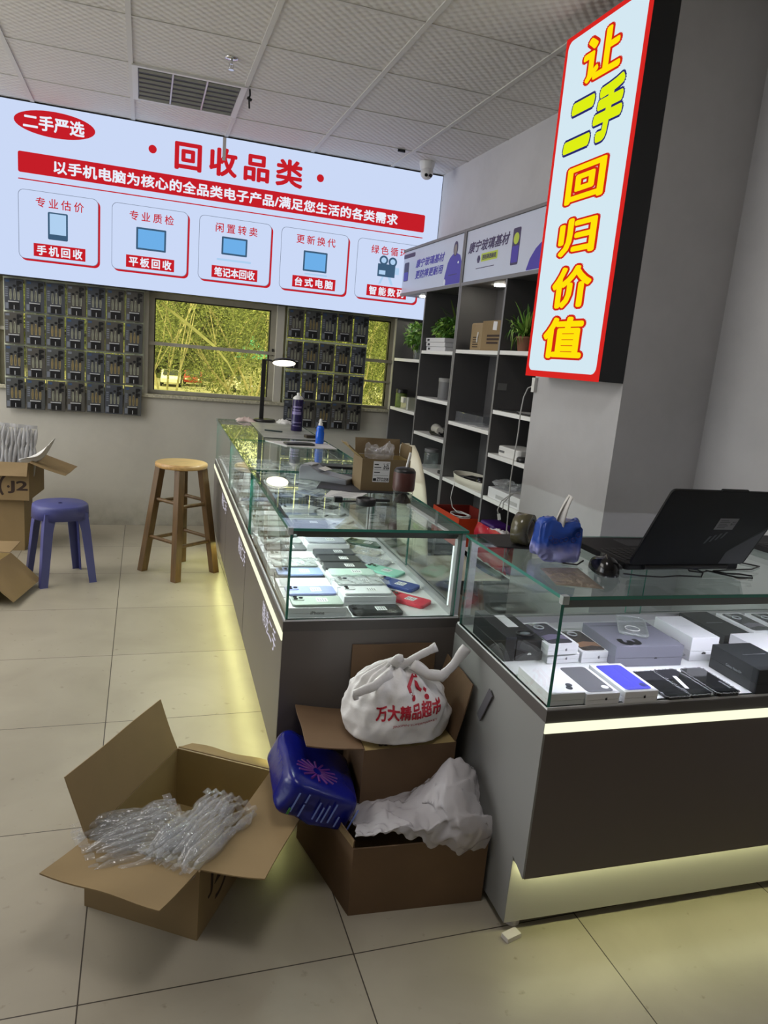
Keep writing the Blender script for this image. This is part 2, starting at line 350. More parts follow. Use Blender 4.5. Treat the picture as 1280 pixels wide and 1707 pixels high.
# windows: frame, yellow tinted pane, rail
FR = mat('aged aluminium frame', (166, 162, 148), 0.5, 0.1, noise=0.15, nscale=8); BLK = mat('black rubber', (18, 17, 16), 0.6)
PANE = glassy('yellow tinted glass', (0.98, 0.95, 0.58), ior=1.45); SILL = mat('sill stone', (176, 172, 152), 0.7, noise=0.35, nscale=60)
TAPE = translucent('pale tape', (236, 234, 200), 0.85, noise=0.1, nscale=30)
for n, (x0, x1) in enumerate(OPEN):
    w = bpy.data.objects.new('window_%d' % (n+1), None); COL.objects.link(w); struct(w); w.location = ((x0+x1)/2, 5.6, OZ0)
    L = Matrix.Translation(-w.location); yf = 5.60
    t = 0.04 if n == 1 else 0.028
    b = MB(); b.box(x0, x0+t, yf, yf+0.06, OZ0, OZ1).box(x1-t, x1, yf, yf+0.06, OZ0, OZ1).box(x0+t, x1-t, yf, yf+0.06, OZ1-t, OZ1).box(x0+t, x1-t, yf, yf+0.06, OZ0, OZ0+t*0.7)
    b.build('window_frame', FR, w, L)
    b = MB(); q = 0.008
    for (a0, a1, c0, c1) in ((x0+t, x0+t+q, OZ0+t*0.7, OZ1-t), (x1-t-q, x1-t, OZ0+t*0.7, OZ1-t), (x0+t, x1-t, OZ1-t-q, OZ1-t)): b.box(a0, a1, yf+0.01, yf+0.05, c0, c1)
    b.build('gasket', BLK, w, L)
    MB().box(x0+t, x1-t, yf+0.03, yf+0.036, OZ0+t*0.7, OZ1-t).build('window_pane', PANE, w, L)
    zr = 1.345 if n == 1 else 1.36
    b = MB(); b.box(x0-0.01, x1+0.01, 5.575, 5.60, zr-0.012, zr+0.012)
    if n == 2: b.box(x0, x1, 5.58, 5.61, 1.19, 1.205)
    b.build('window_rail', FR, w, L)
    MB().box(x0-0.03, x1+0.03, 5.535, 5.62, OZ0-0.025, OZ0).build('window_sill', SILL, w, L, bevel=0.003)
    if n == 1:
        MB().box(x1-0.022, x1-0.012, 5.585, 5.60, 1.33, 1.38).build('latch', BLK, w, L); MB().box(x0+0.006, x0+0.022, 5.588, 5.60, 1.335, 1.36).build('latch', FR, w, L)
        p = [(0.115, 1.63), (0.30, 1.505), (0.50, 1.36), (0.60, 1.25), (0.72, 1.05)]; wd = [0.008, 0.014, 0.013, 0.011, 0.007]
        up = [(a, z+h) for (a, z), h in zip(p, wd)]; dn = [(a, z-h) for (a, z), h in zip(p, wd)]
        MB().add([(a, 5.626, z) for a, z in dn]+[(a, 5.626, z) for a, z in up], [(i, i+1, 6+i, 5+i) for i in range(4)]).build('tape_strip', TAPE, w, L, solid=0.0002)
# ================================================================== lit signs
SW = emit('lightbox white', (203, 217, 246), 1.0); SR = emit('lightbox red', (196, 30, 40), 1.0, False); SWT = emit('lightbox lettering white', (232, 238, 250), 1.0, False)
SB = emit('lightbox blue', (110, 175, 232), 1.0, False); SN = emit('lightbox navy', (62, 92, 120), 1.0, False); SPB = emit('lightbox pale blue', (176, 208, 240), 1.0, False)
DARKM = mat('dark grey metal', (44, 45, 47), 0.5, 0.3); SGL = emit('lightbox hairline', (120, 130, 150), 1.0, False)
sign = thing('wall_sign', 'wide white lightbox with red lettering high on the back wall', 'sign', (0.62, 5.45, 2.23))
SM = Matrix.Translation(-sign.location) @ basis((0, 5.45, 0), (1, 0, 0), (0, 0, 1), (0, -1, 0))
b = MB(); b.box(-0.93, 2.119, 5.451, 5.559, 1.696, 2.760, mi=[0]*6)
b.build('housing', DARKM, sign, Matrix.Translation(-sign.location))
MB().prism(rect(-0.925, 2.115, 1.701, 2.756), 0, 0.004).build('lit_panel', SW, sign, SM @ Matrix.Translation((0, 0, -0.001)))
def flat(name, mb, m, parent, M, z): return mb.build(name, m, parent, M @ Matrix.Translation((0, 0, z)))
def sp(name, polys, m, z=0.0035, h=0.0008):
    mb = MB()
    for p in polys: mb.prism(p, 0, h)
    return flat(name, mb, m, sign, SM, z)
def st(body, x0, x1, y0, y1, m, z=0.0045, off=0.02, spacing=1.0, name='lettering', ref=None, shear=0.0):
    return text_mb(body, x0, x1, y0, y1, z, off, shear, spacing, ref=ref).build(name, m, sign, SM)
sp('emblem', [ell(-0.559, 2.648, 0.238, 0.077, 40)], SR); st('二手严选', -0.742, -0.388, 2.605, 2.69, SWT, 0.0055, 0.03)
st('回收品类', 0.182, 1.044, 2.512, 2.682, SR, 0.0045, 0.035, 1.35)
sp('dot', [ell(0.034, 2.605, 0.026, 0.026)], SR); sp('dot', [ell(1.178, 2.60, 0.026, 0.026)], SR)
sp('banner', [rrect(2.778, 0.125, 0.012, 0.612, 2.402)], SR)
st('以手机电脑为核心的全品类电子产品/满足您生活的各类需求', -0.568, 1.783, 2.362, 2.438, SWT, 0.0055, 0.03, 1.04)
sp('rule_line', [rect(-0.777, 1.995, 2.297, 2.304)], SR)
cards = [(-0.78, -0.30, '专业估价', '手机回收', (-0.676, -0.39), (-0.692, -0.379)), (-0.216, 0.275, '专业质检', '平板回收', (-0.104, 0.18), (-0.124, 0.19)),
         (0.35, 0.85, '闲置转卖', '笔记本回收', (0.462, 0.75), (0.443, 0.764)), (0.922, 1.42, '更新换代', '台式电脑', (1.033, 1.321), (1.018, 1.341)), (1.492, 1.985, '绿色循环', '智能数码', (1.60, 1.885), (1.586, 1.905))]
for k, (x0, x1, t, l, tx, lx) in enumerate(cards):
    cx, w = (x0+x1)/2, x1-x0
    sp('card_shadow', [rrect(w, 0.425, 0.035, cx+0.012, 2.016)], SR, 0.0032, 0.0006)
    sp('card_outline', [rrect(w, 0.425, 0.035, cx, 2.028)], SGL, 0.0038, 0.0006)
    sp('card', [rrect(w-0.006, 0.419, 0.033, cx, 2.028)], SW, 0.0043, 0.0006)
    st(t, tx[0], tx[1], 2.143, 2.203, SR, 0.0056, 0.012, 1.45)
    sp('label_strip', [rect(lx[0], lx[1], 1.837, 1.918)], SR, 0.0048, 0.0006); st(l, lx[0]+0.02, lx[1]-0.02, 1.848, 1.907, SWT, 0.0062, 0.03, 1.0 if k == 2 else 1.35)
    if k == 0:
        sp('icon', [rrect(0.12, 0.17, 0.008, -0.546, 2.036)], SN, 0.0048, 0.0005); sp('icon_screen', [rect(-0.595, -0.497, 1.985, 2.112)], SPB, 0.0054, 0.0005)
    elif k < 4:
        (a, c, z0, z1) = ((-0.061, 0.133, 1.959, 2.103), (0.506, 0.684, 1.997, 2.117), (1.09, 1.268, 1.956, 2.098))[k-1]
        sp('icon', [rrect(c-a, z1-z0, 0.006, (a+c)/2, (z0+z1)/2)], SN, 0.0048, 0.0005); sp('icon_screen', [rect(a+0.012, c-0.012, z0+0.012, z1-0.012)], SB, 0.0054, 0.0005)
        if k == 2: sp('icon_base', [rrect(0.24, 0.014, 0.006, 0.595, 1.962)], SPB, 0.0048, 0.0005)
        if k == 3: sp('icon_base', [rrect(0.17, 0.012, 0.005, 1.19, 1.937)], SPB, 0.0048, 0.0005)
    else:
        sp('icon_base', [[(1.70, 1.99), (1.715, 1.99), (1.69, 1.93), (1.672, 1.93)], [(1.74, 1.99), (1.765, 1.99), (1.79, 1.93), (1.772, 1.93)], rect(1.79, 1.83, 2.01, 2.06)], SPB, 0.0048, 0.0005)
        sp('icon', [rect(1.66, 1.798, 1.985, 2.077), ell(1.703, 2.103, 0.034, 0.034), ell(1.775, 2.098, 0.034, 0.034)], SN, 0.0049, 0.0005)
        sp('icon_screen', [rect(1.672, 1.722, 2.0, 2.03), ell(1.703, 2.103, 0.02, 0.02), ell(1.775, 2.098, 0.02, 0.02)], SPB, 0.0055, 0.0005)

# vertical lightbox on the column
BW = emit('column lightbox face', (212, 232, 242), 1.0); BR = emit('column lightbox red', (214, 38, 34), 1.0, False); BY = emit('column lightbox yellow', (255, 226, 10), 1.0, False)
BO = emit('column lightbox red outline', (206, 36, 22), 1.0, False); BN = emit('column lightbox navy outline', (40, 38, 110), 1.0, False); BG = emit('column lightbox lime', (222, 238, 20), 1.0, False)
vs_ = thing('column_sign', 'tall narrow lightbox with yellow characters in red border on the grey column', 'sign', (1.655, 2.61, 2.02))
VM = Matrix.Translation(-vs_.location) @ basis((1.6, 0, 0), (0, -1, 0), (0, 0, 1), (-1, 0, 0))   # local x = -Y
MB().box(1.602, 1.712, 2.341, 2.885, 1.36, 2.69).build('housing', DARKM, vs_, Matrix.Translation(-vs_.location))
flat('border', MB().prism(rect(-2.887, -2.339, 1.358, 2.692), 0, 0.004), BR, vs_, VM, -0.003)
flat('lit_panel', MB().prism(rrect(0.505, 1.29, 0.03, -2.613, 2.028), 0, 0.001), BW, vs_, VM, 0.001)
def outlined(body, x0, x1, z0, z1, fill, line, shear=0.0, off=0.034, lo=0.085):
    # outline: heavy copy behind, slim copy in front, both fitted to the same centre
    vs0, fs0 = glyphs(body, 0.0, shear); ax0 = min(v[0] for v in vs0); ax1 = max(v[0] for v in vs0); ay0 = min(v[1] for v in vs0); ay1 = max(v[1] for v in vs0)
    kx = (x1-x0)/(ax1-ax0); ky = (z1-z0)/(ay1-ay0)
    for o_, zz, m, nm in ((lo, 0.0024, line, 'lettering_outline'), (off, 0.0032, fill, 'lettering')):
        mb = MB()
        for i, (dx, dy) in enumerate(ring_shifts(o_)): mb.add([(x0+(p[0]-ax0+dx)*kx, z0+(p[1]-ay0+dy)*ky, zz+i*2e-5) for p in vs0], fs0)
        mb.build(nm, m, vs_, VM)
outlined('让', -2.725, -2.492, 2.478, 2.628, BY, BO)
outlined('二', -2.795, -2.628, 2.253, 2.408, BG, BN, 0.15, 0.06, 0.10); outlined('手', -2.60, -2.44, 2.245, 2.43, BG, BN, 0.15, 0.06, 0.10)
outlined('回', -2.732, -2.488, 2.042, 2.17, BY, BO); outlined('归', -2.738, -2.495, 1.842, 1.975, BY, BO)
outlined('价', -2.742, -2.478, 1.64, 1.79, BY, BO); outlined('值', -2.762, -2.482, 1.442, 1.595, BY, BO)

# ================================================================== things on the ceiling
ALU = mat('brushed aluminium', (196, 197, 198), 0.35, 0.7); ALUD = mat('dull aluminium', (150, 152, 150), 0.45, 0.5); CHR = mat('chrome', (220, 220, 222), 0.12, 1.0)
WPL = mat('white plastic', (226, 226, 224), 0.35); BPL = mat('black plastic', (20, 20, 22), 0.4)
t = thing('louvre_light', 'recessed rectangular light fitting with metal louvres in the ceiling, switched off', 'ceiling light', (0.215, 4.685, CZ))
b = MB(); b.box(-0.30, 0.30, -0.29, -0.265, -0.012, 0).box(-0.30, 0.30, 0.265, 0.29, -0.012, 0).box(-0.30, -0.27, -0.265, 0.265, -0.012, 0).box(0.27, 0.30, -0.265, 0.265, -0.012, 0)
b.build('frame', mat('light fitting frame', (214, 214, 212), 0.4), t)
MB().box(-0.27, 0.27, -0.265, 0.265, -0.0035, -0.001).build('reflector', mat('dim reflector', (70, 71, 74), 0.4, 0.5), t)
for x in (-0.09, 0.09): MB().box(x-0.004, x+0.004, -0.265, 0.265, -0.011, -0.0036).build('divider', ALU, t)
for c in (-0.18, 0.0, 0.18):
    for k in range(7):
        y = -0.23+0.077*k
        MB().box(c-0.085, c+0.085, -0.002, 0.002, -0.016, 0.0, M=Matrix.Translation((0, y, -0.003)) @ Matrix.Rotation(radians(50), 4, 'X')).build('louvre', ALUD, t)
t = thing('fire_sprinkler', 'small chrome fire sprinkler hanging from a ceiling tile', 'sprinkler', (0.39, 4.05, CZ))
MB().lathe([(0.032, -0.001), (0.030, -0.006), (0.012, -0.008)]).build('escutcheon', CHR, t)
b = MB(); b.cyl((0, 0, -0.006), (0, 0, -0.028), 0.007); b.tube([(-0.009, 0, -0.028), (-0.011, 0, -0.038), (-0.004, 0, -0.05)], 0.0025, 6).tube([(0.009, 0, -0.028), (0.011, 0, -0.038), (0.004, 0, -0.05)], 0.0025, 6).cyl((0, 0, -0.03), (0, 0, -0.047), 0.003)
b.build('nozzle', CHR, t); MB().cyl((0, 0, -0.05), (0, 0, -0.054), 0.014).build('deflector', CHR, t)
t = thing('security_camera', 'white eyeball security camera on the ceiling by the right wall corner', 'security camera', (1.885, 5.19, CZ))
MB().lathe([(0.055, -0.001), (0.055, -0.02), (0.05, -0.035), (0.046, -0.055)]).build('mount', WPL, t)
hd = MB().ball((0, -0.01, -0.075), (0.046, 0.046, 0.046)).build('camera_head', WPL, t)
MB().cyl((-0.017, -0.046, -0.096), (-0.019, -0.054, -0.101), 0.011).build('lens', BPL, hd); MB().cyl((0.015, -0.047, -0.096), (0.017, -0.055, -0.101), 0.011).build('lens', BPL, hd)
b = MB(); b.tube([(0.532, 4.437, CZ-0.002), (0.535, 4.44, CZ-0.03), (0.53, 4.438, CZ-0.05), (0.534, 4.436, CZ-0.10)], 0.005, 6).tube([(0.52, 4.437, CZ-0.046), (0.545, 4.44, CZ-0.056)], 0.008, 6)
tag(b.build('dangling_cable', BPL), 'short black cable end dangling beside the ceiling louvre light', 'cable')
b = MB(); b.box(0.484, 0.506, 5.40, 5.404, 2.60, 2.744, M=None)
tag(b.build('hanging_strip', TB), 'pale metal ceiling strip hanging down over the wide sign', 'metal strip')
tag(MB().box(1.60, 1.65, 4.995, 5.01, CZ-0.02, CZ-0.004).build('ceiling_clip', BPL), 'small black clip on a ceiling bar near the security camera', 'clip')

# ================================================================== glass counters
LAM = mat('grey brown laminate', (98, 92, 88), 0.38, noise=0.03, nscale=4); LAMD = mat('dark laminate lip', (82, 78, 76), 0.4); LAMP = mat('pale grey laminate', (186, 184, 178), 0.45)
DECK = mat('white deck laminate', (232, 234, 234), 0.3); GL = glassy('cabinet glass', (0.95, 0.985, 0.97), ior=1.5); GE = mat('green glass edge', (54, 128, 112), 0.12, spec=0.6)
LEDW = emit('cool led strip', (236, 244, 255), 5.5); LEDY = emit('yellow green led strip', (228, 229, 148), 26.0); LEDY2 = emit('soft yellow green led strip', (230, 231, 172), 20.0); LEDL = emit('ledge led strip', (246, 248, 214), 1.15)
SIGNW = emit('lit counter lettering', (226, 222, 236), 0.9, False); CLIP = glassy('clear clip plastic', (0.8, 0.85, 0.85), haze=0.35); FOOT = mat('white foot plastic', (206, 200, 196), 0.5)
def pane(name, x0, x1, y0, y1, z0, z1, parent):
    d = min((x1-x0, 0), (y1-y0, 1), (z1-z0, 2))[1]
    mi = [1]*6; mi[2*d] = 0; mi[2*d+1] = 0
    return MB().box(x0, x1, y0, y1, z0, z1, mi).build(name, [GL, GE], parent)
LEDS2 = emit('thin cool strip', (240, 250, 248), 1.3)
def counter(label, M4, L, D, ends, group=None, led_front=LEDW, text=None, panel=LAM, endm=LAM, toe=LAMP, deckz=0.635, lip=True, floorled=LEDY, tint=(0.93, 1.0, 0.97), watts=4.3):
    """x along the counter, y from the customer side backwards; ends = (left closed, right closed)"""
    r = thing('display_counter', label, 'display counter', (0, 0, 0), group=group); r.matrix_world = M4
    H = 0.9; rec = 0.055; g = 0.0015
    MB().box(g, L-g, rec, D, 0.025, 0.60).build('cabinet', toe, r)
    MB().box(g+0.004, L-g-0.004, 0.0, 0.018, 0.192, 0.574).build('front_panel', panel, r, bevel=0.001)
    MB().box(g+0.004, L-g-0.004, 0.018, rec, 0.20, 0.574).build('panel_backing', endm, r)
    for e, (x0, x1) in zip(ends, ((g-0.001, g+0.012), (L-g-0.012, L-g+0.001))):
        if e:
            prof = [(0.0005, 0.194), (rec+0.001, 0.215), (rec+0.001, 0.024), (D, 0.024), (D, 0.60), (0.0005, 0.60)]
            vs = [(x, y, z) for x in (x0, x1) for y, z in prof]; n = 6
            MB().add(vs, [(i, (i+1) % n, n+(i+1) % n, n+i) for i in range(n)]+[tuple(range(n-1, -1, -1)), tuple(range(n, 2*n))]).build('end_panel', endm, r)
    MB().box(g, L-g, 0.0, D, 0.598, deckz-0.006).build('deck_lip', LAMD, r)
    MB().box(g+0.002, L-g-0.002, 0.004, D-0.004, deckz-0.006, deckz).build('deck', DECK, r)
    MB().box(g, L-g, -0.003, 0.012, 0.574, 0.598).build('ledge_light', LEDL, r)
    MB().box(g+0.02, L-g-0.02, 0.026, 0.040, 0.190, 0.1985).build('floor_light', floorled, r)
    t = 0.008; zb = deckz
    pane('front_glass', g+t, L-g-t, 0.006, 0.006+t, zb, H-t, r)
    for e, x0 in zip(ends, (g+0.001, L-g-t-0.001)):
        if e: pane('end_glass', x0, x0+t, 0.006, D-0.02, zb, H-t, r)
    pane('glass_top', g, L-g, 0.0, D, H-t, H, r)
    # aluminium channel under the top, rear rails, sliding rear doors
    MB().box(g+t, L-g-t, D-0.062, D-0.002, H-t-0.006, H-t-0.0003).build('top_rail', mat('grey counter rail', (128, 134, 132), 0.4, 0.2), r)
    b = MB(); b.box(g+t, L-g-t, D-0.03, D-0.004, H-0.03, H-t-0.0065).box(g+t, L-g-t, D-0.03, D-0.004, zb, zb+0.02)
    for x in ((g+t, g+t+0.02), (L-g-t-0.02, L-g-t)): b.box(x[0], x[1], D-0.03, D-0.004, zb+0.02, H-0.03)
    b.build('rear_frame', ALU, r)
    pane('rear_door', g+0.03, L*0.52, D-0.024, D-0.019, zb+0.02, H-0.03, r); pane('rear_door', L*0.48, L-g-0.03, D-0.014, D-0.009, zb+0.02, H-0.03, r)
    b = MB(); b.box(g+t+0.002, L-g-t-0.002, 0.0155, 0.026, H-t-0.012, H-t-0.0005)
    b.box(g+t+0.001, L-g-t-0.001, 0.0142, 0.016, H-t-0.022, H-t-0.0005)
    b.build('light_channel', LAMD, r)
    MB().box(g+t+0.012, L-g-t-0.012, 0.017, 0.0245, H-t-0.0148, H-t-0.0122).build('case_light', led_front, r)
    for e, sx in zip(ends, (0, 1)):
        if e:
            xa = g+t+0.002 if sx == 0 else L-g-t-0.010
            MB().box(xa+0.001, xa+0.004, 0.03, D-0.035, H-t-0.0045, H-t-0.0005).build('case_light', led_front, r)
            if lip: MB().box(xa+0.0006, xa+0.0095, 0.026, D-0.03, H-t-0.0125, H-t-0.0004).build('light_lip', LAMD, r); MB().box(xa+0.001, xa+0.003, D-0.040, D-0.036, zb+0.03, H-0.05).build('case_light', LEDS2, r)
            if lip: MB().box(xa-0.0012, xa+0.0006, 0.026, D-0.03, H-t-0.02, H-t-0.0005).build('light_lip', LAMD, r)
            xc = g if sx == 0 else L-g-0.014
            MB().box(xc-0.0012, xc+0.0152, -0.0012, 0.013, H-0.018, H+0.0012).build('corner_clip', CLIP, r)
    for x in (0.04, L-0.04):
        for y in (rec+0.03, D-0.04): MB().cyl((x, y, 0.0), (x, y, 0.026), 0.02, 0.017, 14).build('foot', FOOT, r)
    la = bpy.data.lights.new('case lamp', 'AREA'); la.shape = 'RECTANGLE'; la.size = L-0.06; la.size_y = 0.006; la.energy = watts; la.color = tint
    lo = bpy.data.objects.new('case_lamp', la); COL.objects.link(lo); lo.parent = r; lo.location = (L/2, 0.030, H-t-0.016); lo.rotation_euler = (radians(22), 0, 0)
    if text:
        x0, x1, z0, z1 = text
        text_mb('精选二手', x0, x1, z0+0.008, z1-0.006, 0, 0.0, spacing=1.12, mb=None, M=basis((0, -0.0012, 0), (1, 0, 0), (0, 0, 1), (0, -1, 0))).build('lettering', SIGNW, r)
    return r
AW0, AW1 = 0.333, 0.868; AU = [1.894, 2.86, 3.83, 4.878]
LEDA = emit('cool white case strip', (232, 248, 244), 4.5); LEDB = emit('violet white case strip', (226, 220, 255), 6.0)
ATX = [(2.0, 2.30), (2.87, 3.15), (3.84, 4.15)]
ALBL = ['glass display counter of the long row nearest the cardboard boxes, packed with phones', 'middle glass display counter of the long row behind the wooden bar stool side', 'glass display counter of the long row below the desk lamp, furthest back']
for k in range(3):
    u0, u1 = AU[k], AU[k+1]; o = cf(AW0, u1)
    M4 = basis(o, (-sin(CA), -cos(CA), 0), (cos(CA), -sin(CA), 0), (0, 0, 1))
    a, c = ATX[k]
    counter(ALBL[k], M4, u1-u0, AW1-AW0, (k == 2, k == 0), 'long row of phone counters', LEDA, (u1-c, u1-a, 0.475, 0.56))
BW0, BW1, BU0, BU1 = 0.839, 2.03, 1.312, 1.856
counter('front right glass display counter holding boxed phones with laptop on top', basis(cf(BW0, BU0), (cos(CA), -sin(CA), 0), (sin(CA), cos(CA), 0), (0, 0, 1)), BW1-BW0, BU1-BU0, (True, False), None, LEDB, panel=mat('brown grey laminate', (92, 82, 78), 0.4, noise=0.02, nscale=3), endm=mat('light grey end laminate', (132, 132, 130), 0.45), lip=False, floorled=LEDY2, tint=(0.91, 0.86, 1.0), watts=3.4)
# ================================================================== cartons and clutter on the floor
CO = mat('kraft cardboard', (138, 116, 80), 0.75, noise=0.08, nscale=6, bump=0.05, bscale=40); CI = mat('cardboard inside', (162, 142, 94), 0.75, noise=0.06, nscale=8, bump=0.05, bscale=40)
CD = mat('dark kraft cardboard', (110, 86, 62), 0.75, noise=0.1, nscale=6); INK = mat('dark brown print', (52, 34, 24), 0.7); PTAPE = mat('parcel tape', (176, 146, 96), 0.25)
def carton(name, label, corners, z0, h, flaps, outer=CO, inner=CI, group=None, th=0.004, cat='box'):
    """corners FL FR BR BL of the rim in plan; flaps {side: (length, lift degrees, end inset, sag)}"""
    P = [Vector((c[0], c[1], 0)) for c in corners]; c0 = sum(P, Vector())/4; c0.z = z0
    r = thing(name, label, cat, c0, 0, group); P = [p-Vector((c0.x, c0.y, 0)) for p in P]
    I = []
    for i in range(4):
        a = (P[i]-P[i-1]).normalized(); b_ = (P[(i+1) % 4]-P[i]).normalized()
        n1 = Vector((-a.y, a.x, 0)); n2 = Vector((-b_.y, b_.x, 0)); I.append(P[i]+(n1+n2)*th/(1+n1.dot(n2)))
    Z = lambda ps, z: [Vector((p.x, p.y, z)) for p in ps]
    mb = MB(); vs = Z(P, 0)+Z(P, h)+Z(I, h)+Z(I, th); fs = []; mi = []
    for i in range(4):
        j = (i+1) % 4
        fs += [(i, j, 4+j, 4+i), (4+i, 4+j, 8+j, 8+i), (8+i, 8+j, 12+j, 12+i)]; mi += [0, 0, 1]
    fs += [(3, 2, 1, 0), (12, 13, 14, 15)]; mi += [0, 1]
    mb.add(vs, fs, mi).build('carton_body', [outer, inner], r)
    for side, (ln, lift, inset, sag) in flaps.items():
        i = side; j = (i+1) % 4; a, b_ = P[i], P[j]; e = (b_-a).normalized(); out = Vector((e.y, -e.x, 0)); t = radians(lift)
        d = out*cos(t)+Vector((0, 0, 1))*sin(t); nrm = e.cross(d)
        L_ = (b_-a).length
        def fn(u, v, a=a, e=e, d=d, nrm=nrm, L_=L_, ln=ln, inset=inset, sag=sag):
            i0, i1 = inset if isinstance(inset, tuple) else (inset, inset); uu = 0.004+i0*v+(L_-0.008-(i0+i1)*v)*u
            return a+Vector((0, 0, h+0.001))+e*uu+d*(ln*v)+nrm*(sag*v*v+0.0025*sin(u*9+v*3+side)*v)
        top = [fn(x/10, y/6) for y in range(7) for x in range(11)]; n_ = nrm*0.0035
        vs = top+[p-n_ for p in top]; fs = []; mi = []
        for y in range(6):
            for x in range(10):
                q = (y*11+x, y*11+x+1, y*11+x+12, y*11+x+11); fs.append(q); mi.append(1); fs.append(tuple(77+k for k in reversed(q))); mi.append(0)
        edge = [x for x in range(11)]+[y*11+10 for y in range(1, 7)]+[66+x for x in range(9, -1, -1)]+[y*11 for y in range(5, 0, -1)]
        for k in range(len(edge)): q = edge[k]; p = edge[(k+1) % len(edge)]; fs.append((p, q, 77+q, 77+p)); mi.append(0)
        MB().add(vs, fs, mi).build('flap', [outer, inner], r)
    return r
def face_M(r, p0, p1, out=0.0006):
    """local frame on a carton wall seen from outside: x from p0 to p1, y up"""
    a = Vector((p0[0], p0[1], 0)); b_ = Vector((p1[0], p1[1], 0)); e = (b_-a).normalized(); n = Vector((e.y, -e.x, 0))
    o = a-Vector((r.location.x, r.location.y, 0))+n*out
    return basis(o, e, (0, 0, 1), n)
def ring_mark(mb, cx, cy, r0, r1, a0, a1, M, n=18):
    pts = []
    for k in range(n+1):
        t = radians(a0+(a1-a0)*k/n); pts += [M @ Vector((cx+r0*cos(t), cy+r0*sin(t), 0)), M @ Vector((cx+r1*cos(t), cy+r1*sin(t), 0))]
    mb.add(pts, [(2*k, 2*k+1, 2*k+3, 2*k+2) for k in range(n)])
F1, R1, B1, L1 = (0.142, 1.478), (0.372, 1.858), (0.115, 2.028), (-0.115, 1.648)
c1 = carton('carton', 'open cardboard box full of clear air cushions in the left foreground', (F1, R1, B1, L1), 0, 0.185, {0: (0.158, 3, 0.0, -0.01), 1: (0.085, -27, (0.05, 0.0), -0.01), 2: (0.158, 66, 0.004, -0.006), 3: (0.158, 3, 0.002, -0.012)}, group='cardboard boxes')
M = face_M(c1, F1, R1); b = MB(); ring_mark(b, 0.10, 0.105, 0.052, 0.064, -100, 60, M); text_mb('J2', 0.05, 0.125, 0.075, 0.14, 0, 0.02, mb=b, M=M); b.build('printed_mark', INK, c1)
# air cushions: rows of inflated tubes in clear film
AIR = glassy('clear air cushion film', (0.93, 0.94, 0.95), ior=1.6, rough=0.10, haze=0.12, hazec=(245, 244, 246), bump=0.6, bscale=55)
def cushion(name, label, o, ax, side, up, ntube, length, r, parent=None, fold=0.0, layers=1, group=None, matl=None):
    o = Vector(o); ax = Vector(ax).normalized(); up = Vector(up).normalized(); side = Vector(side); side = (side-ax*side.dot(ax)).normalized(); up = ax.cross(side) if ax.cross(side).dot(up) > 0 else side.cross(ax)
    t = thing(name, label, 'air cushion', o, group=group); rnd = random.Random(int(abs(o.x*1000)+ntube))
    for l in range(layers):
        mb = MB()
        for k in range(ntube):
            x = (k-(ntube-1)/2)*r*1.72; arch = fold*(1-(2*k/(ntube-1)-1)**2)
            pts = []; rs = []
            for i in range(13):
                s = i/12; wob = 0.004*sin(s*11+k*1.7+l)
                pts.append(ax*(length*(s-0.5)+rnd.uniform(-.002, .002)+(0.012*sin(k*2.1+l)))+side*(x+wob+l*r*0.5)+up*(arch+l*r*1.6+0.006*sin(s*5+k+l)))
                rs.append(r*(0.25+0.75*min(1, 6*s, 6*(1-s)))*(1 - (0.45 if i == 8 else 0))*rnd.uniform(0.92, 1.05))
            mb.tube(pts, rs, 9)
        # flat seal strips at both ends
        mb.grid(lambda u, v: ax*(-length*0.5-0.018+0.022*v)+side*((u-0.5)*ntube*r*1.75)+up*(fold*(1-(2*u-1)**2)+l*r*1.6+0.006*sin(u*40)), 24, 2)
        mb.grid(lambda u, v: ax*(length*0.5-0.004+0.022*v)+side*((u-0.5)*ntube*r*1.75)+up*(fold*(1-(2*u-1)**2)+l*r*1.6+0.006*sin(u*40+1)), 24, 2)
        mb.build('cushion_layer', matl or AIR, t)
    return t
cushion('air_cushion', 'clear inflated air column pack lying leftmost in the open foreground box', (0.0, 1.635, 0.172), (0.95, 0.30, 0.03), (0.5, -0.85, 0), (0, 0, 1), 10, 0.215, 0.0125, layers=2, fold=0.010, group='clear air cushions')
cushion('air_cushion', 'clear inflated air column pack lying rightmost in the open foreground box', (0.150, 1.605, 0.186), (0.67, 0.74, 0.04), (0.76, -0.66, 0), (0, 0, 1), 7, 0.235, 0.0130, layers=2, fold=0.014, group='clear air cushions')

c2 = carton('carton', 'dark brown open box on the floor under the white plastic sheet', (cf(0.47, 1.49), cf(0.829, 1.475), cf(0.829, 1.81), cf(0.395, 1.81)), 0, 0.19, {3: (0.02, 100, 0, 0)}, outer=CD, inner=CO, group='cardboard boxes')
c3 = carton('carton', 'brown box holding the white shopping bag, on top of the dark open box', (cf(0.527, 1.655), cf(0.795, 1.665), cf(0.80, 1.882), cf(0.535, 1.885)), 0.195, 0.16, {0: (0.13, 177, 0.004, 0.0), 1: (0.17, 78, 0.0, 0.0), 2: (0.20, 88, 0.0, 0.0), 3: (0.155, 3, 0.0, -0.012)}, outer=CD, inner=CI, group='cardboard boxes')
M = basis(cf(0.527, 1.655, 0.3585)-Vector((c3.location.x, c3.location.y, 0.195)), (cos(CA), -sin(CA), 0), (sin(CA), cos(CA), 0))
b = MB()
for cx in (0.045, 0.078):
    for i in range(9):
        for j in range(9):
            if random.random() < 0.62: b.add([M @ Vector((cx+i*0.003, 0.012+j*0.003, 0)), M @ Vector((cx+i*0.003+0.0029, 0.012+j*0.003, 0)), M @ Vector((cx+i*0.003+0.0029, 0.012+j*0.003+0.0029, 0)), M @ Vector((cx+i*0.003, 0.012+j*0.003+0.0029, 0))], [(0, 1, 2, 3)])
